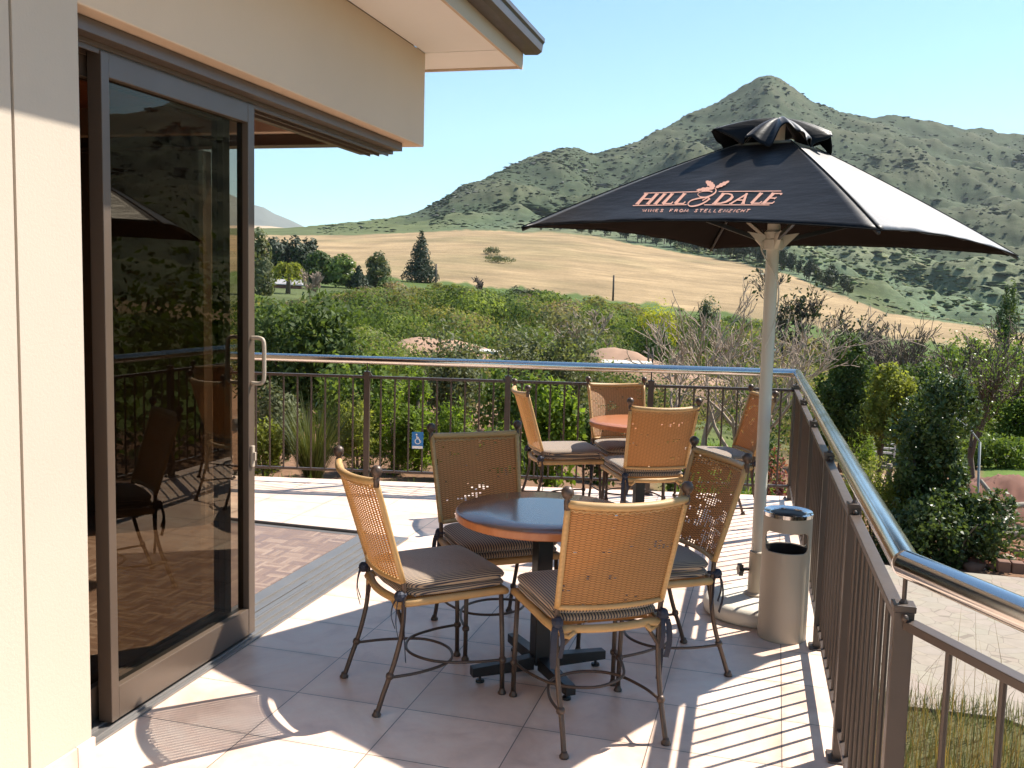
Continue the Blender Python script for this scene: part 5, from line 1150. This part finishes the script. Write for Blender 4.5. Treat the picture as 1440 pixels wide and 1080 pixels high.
for (px, py, r, L, rad, az, el), lab in zip([(1425, 712, 15.6, 0.9, 0.05, 0.5, 0.10), (1412, 735, 15.0, 0.8, 0.045, 1.1, 0.35), (1400, 742, 14.7, 0.5, 0.035, 2.0, 0.2), (1425, 752, 14.6, 0.95, 0.06, 0.15, 0.03), (1402, 705, 16.0, 0.8, 0.04, 2.4, 0.75), (1418, 745, 14.4, 0.9, 0.03, -0.4, 0.2)], labels):
    x, y, _ = at_px(px, r, py); z = zat(px, py, r); d = Vector((math.cos(az)*math.cos(el), math.sin(az)*math.cos(el), math.sin(el)))
    m = MB(); m.tube([d*(-L/2), d*(-L/6)+Vector((0, 0, .02)), d*(L/5), d*(L/2)], [rad, rad*.95, rad*.9, rad*.8], 9); o = m.build('log', CUT, smooth=True, auto=50); o.location = (x, y, z); tag(o, lab, 'log', 'logs piled beside the earth mound')
V_, F_, o_ = [], [], 0                                          # broken earth and stones
for i in range(520):
    px = 1318+125*g.random(); r = 13.2+6.2*g.random() if px > 1352 else 15.5+4*g.random(); x, y, z = at_px(px, r, 680); s = 0.025+0.11*g.random()**3; th = theta_of(px)
    if abs(px-1392) < 75 and 16.2 < r < 18.8: z += 0.25*(1-abs(r-17.5)/1.4)
    V = ICV*(1+0.3*g.normal(size=(len(ICV), 1)).clip(-1, 1))*np.array((s*1.3, s, s*0.7))+np.array((x, y, z+s*0.3)); V_.append(V); F_.append(ICF+o_); o_ += len(V)
TT = np.repeat(np.array([(0.20, 0.085, 0.055), (0.26, 0.15, 0.10), (0.32, 0.25, 0.19)])[g.integers(0, 3, 520)], len(ICF), 0)
tag(np_mesh('rubble', np.concatenate(V_), np.concatenate(F_), LEAF['hill'], tint=TT), 'broken red earth and stones scattered round the earth mound', 'rubble', kind='stuff')
x, y, z = at_px(1243, 20.5, 640)                               # little white gate
gt = tag(empty('garden_gate', (x, y, z), -theta_of(1243)), 'small white slatted gate in the garden under the dark trees', 'gate'); zt_ = zat(1243, 622, 20.5)-z; m = MB()
for s in (-.2, .2): m.bx((s-.02, -.02, zt_-0.30), (s+.02, .02, zt_+.02))
m.build('gate_frame', WHITE, gt); m = MB()
for k in range(3): m.bx((-.18, -.012, zt_-.05-.09*k), (.18, .012, zt_-.01-.09*k))
m.build('gate_slats', WHITE, gt)
x, y, z = at_px(1222, 19.0, 660); fn = tag(empty('log_rail', (x, y, zat(1222, 668, 19.0)), -theta_of(1222)), 'low rustic timber rail in front of the white gate', 'fence'); m = MB(); m.tube([(-.42, 0, .14), (.42, 0, .17)], .045, 8); m.build('rail', CUT, fn, smooth=True, auto=50)
for s in (-.38, 0, .36): m = MB(); m.tube([(s, .05, -.3), (s, .05, .24)], .05, 8); m.build('post', CUT, fn, smooth=True, auto=50)
x, y, z = at_px(1388, 15.0, 620); lp = tag(empty('garden_lamp', (x, y, z)), 'grey garden lamp on a thin leaning arm in front of the stout tree', 'lamp')
px_pts = [(1378, 622), (1366, 606), (1352, 594), (1340, 585)]; P3 = []
for a, b in px_pts: xx, yy, _ = at_px(a, 15.0, b); P3.append(Vector((xx-x, yy-y, zat(a, b, 15.0)-z)))
m = MB(); m.tube([P3[0]+Vector((0.05, 0, P3[0].z*-1-0.1)), P3[0]], .018, 8); m.tube(P3, .012, 7); m.build('arm', simple('grey_lamp_metal', (.36, .36, .35), .4), lp, smooth=True)
m = MB(); h_ = P3[-1]; m.lathe([(.01, .03), (.05, .02), (.085, -.02), (.08, -.045), (.001, -.05)], 14, tuple(h_+Vector((-.05, 0, 0)))); m.build('lamp_head', simple('pale_lamp_head', (.55, .54, .52), .4), lp, smooth=True)
POLE_W = simple('fence_post_wood', (0.10, 0.075, 0.06), .9)
for px, r, top, base, lab in ((862, 120, 387, 419, 'thin wooden pole standing on the straw field left of the parasol pole'), (613, 230, 371, 398, 'thin pole right beside the lone conifer'), (911, 38, 489, 514, 'wooden gate post on the bank, left of its twin'), (917, 38, 489, 514, 'wooden gate post on the bank, right of its twin'), (958, 39, 494, 512, 'wooden fence post on the bank, farther right than the pair')):
    x, y, z = at_px(px, r, base); z0, z1 = zat(px, base+4, r), zat(px, top, r); m = MB(); w = 0.0011*r; m.tube([(0, 0, 0), (0.01, 0, (z1-z0)*.5), (0, 0, z1-z0)], [w, w*.9, w*.8], 6); o = m.build('wooden_post', POLE_W, smooth=True); o.location = (x, y, z0); tag(o, lab, 'post')

# ------------------------------------------------------------------ air
m = MB(); m.bx((-6500, -400, -60), (6500, 6500, 1100)); hz = m.build('haze', simple('haze_air', (1, 1, 1))); tag(hz, kind='stuff'); hz.display_type = 'WIRE'
hm, hnt, hout = new_mat('haze_volume'); pv = N(hnt, 'ShaderNodeVolumePrincipled', Color=(0.86, 0.93, 1.0), Density=HAZE); pv.inputs['Anisotropy'].default_value = 0.2; hnt.links.new(pv.outputs[0], hout.inputs['Volume']); hz.data.materials[0] = hm
# ------------------------------------------------------------------ light
SUN_EL, SUN_AZ = R(50.2), R(45)
w = bpy.data.worlds.new('World'); scene.world = w; w.use_nodes = True; nt = w.node_tree; nt.nodes.clear()
sk = nt.nodes.new('ShaderNodeTexSky'); sk.sky_type = 'NISHITA'; sk.sun_disc = False; sk.sun_elevation = SUN_EL; sk.sun_rotation = SUN_AZ; sk.air_density = 1.0; sk.dust_density = 0.15; sk.ozone_density = 1.5; sk.altitude = 200
bg = nt.nodes.new('ShaderNodeBackground'); bg.inputs['Strength'].default_value = 0.092; ow = nt.nodes.new('ShaderNodeOutputWorld')
nt.links.new(MIX(nt, 1.0, sk.outputs[0], (0.62, 0.81, 0.86), 'MULTIPLY'), bg.inputs[0]); nt.links.new(bg.outputs[0], ow.inputs[0])
sl = bpy.data.lights.new('sun', 'SUN'); sl.energy = 4.3; sl.angle = R(0.53); sl.color = (1.0, 0.94, 0.84); so = bpy.data.objects.new('sun', sl); col.objects.link(so)
dsun = Vector((math.sin(SUN_AZ)*math.cos(SUN_EL), math.cos(SUN_AZ)*math.cos(SUN_EL), math.sin(SUN_EL))); so.rotation_euler = dsun.to_track_quat('Z', 'Y').to_euler(); so.location = dsun*40
vs = scene.view_settings; scene.display_settings.display_device = 'sRGB'; vs.view_transform = 'Standard'; vs.look = 'None'; vs.gamma = 1; vs.use_curve_mapping = False; vs.exposure = 1.33
cy = scene.cycles; cy.max_bounces = 8; cy.diffuse_bounces = 3; cy.glossy_bounces = 3; cy.transmission_bounces = 4; cy.transparent_max_bounces = 16; cy.caustics_reflective = False; cy.caustics_refractive = False
cy.use_denoising = True; cy.use_adaptive_sampling = True; cy.adaptive_threshold = 0.02; cy.sample_clamp_indirect = 6
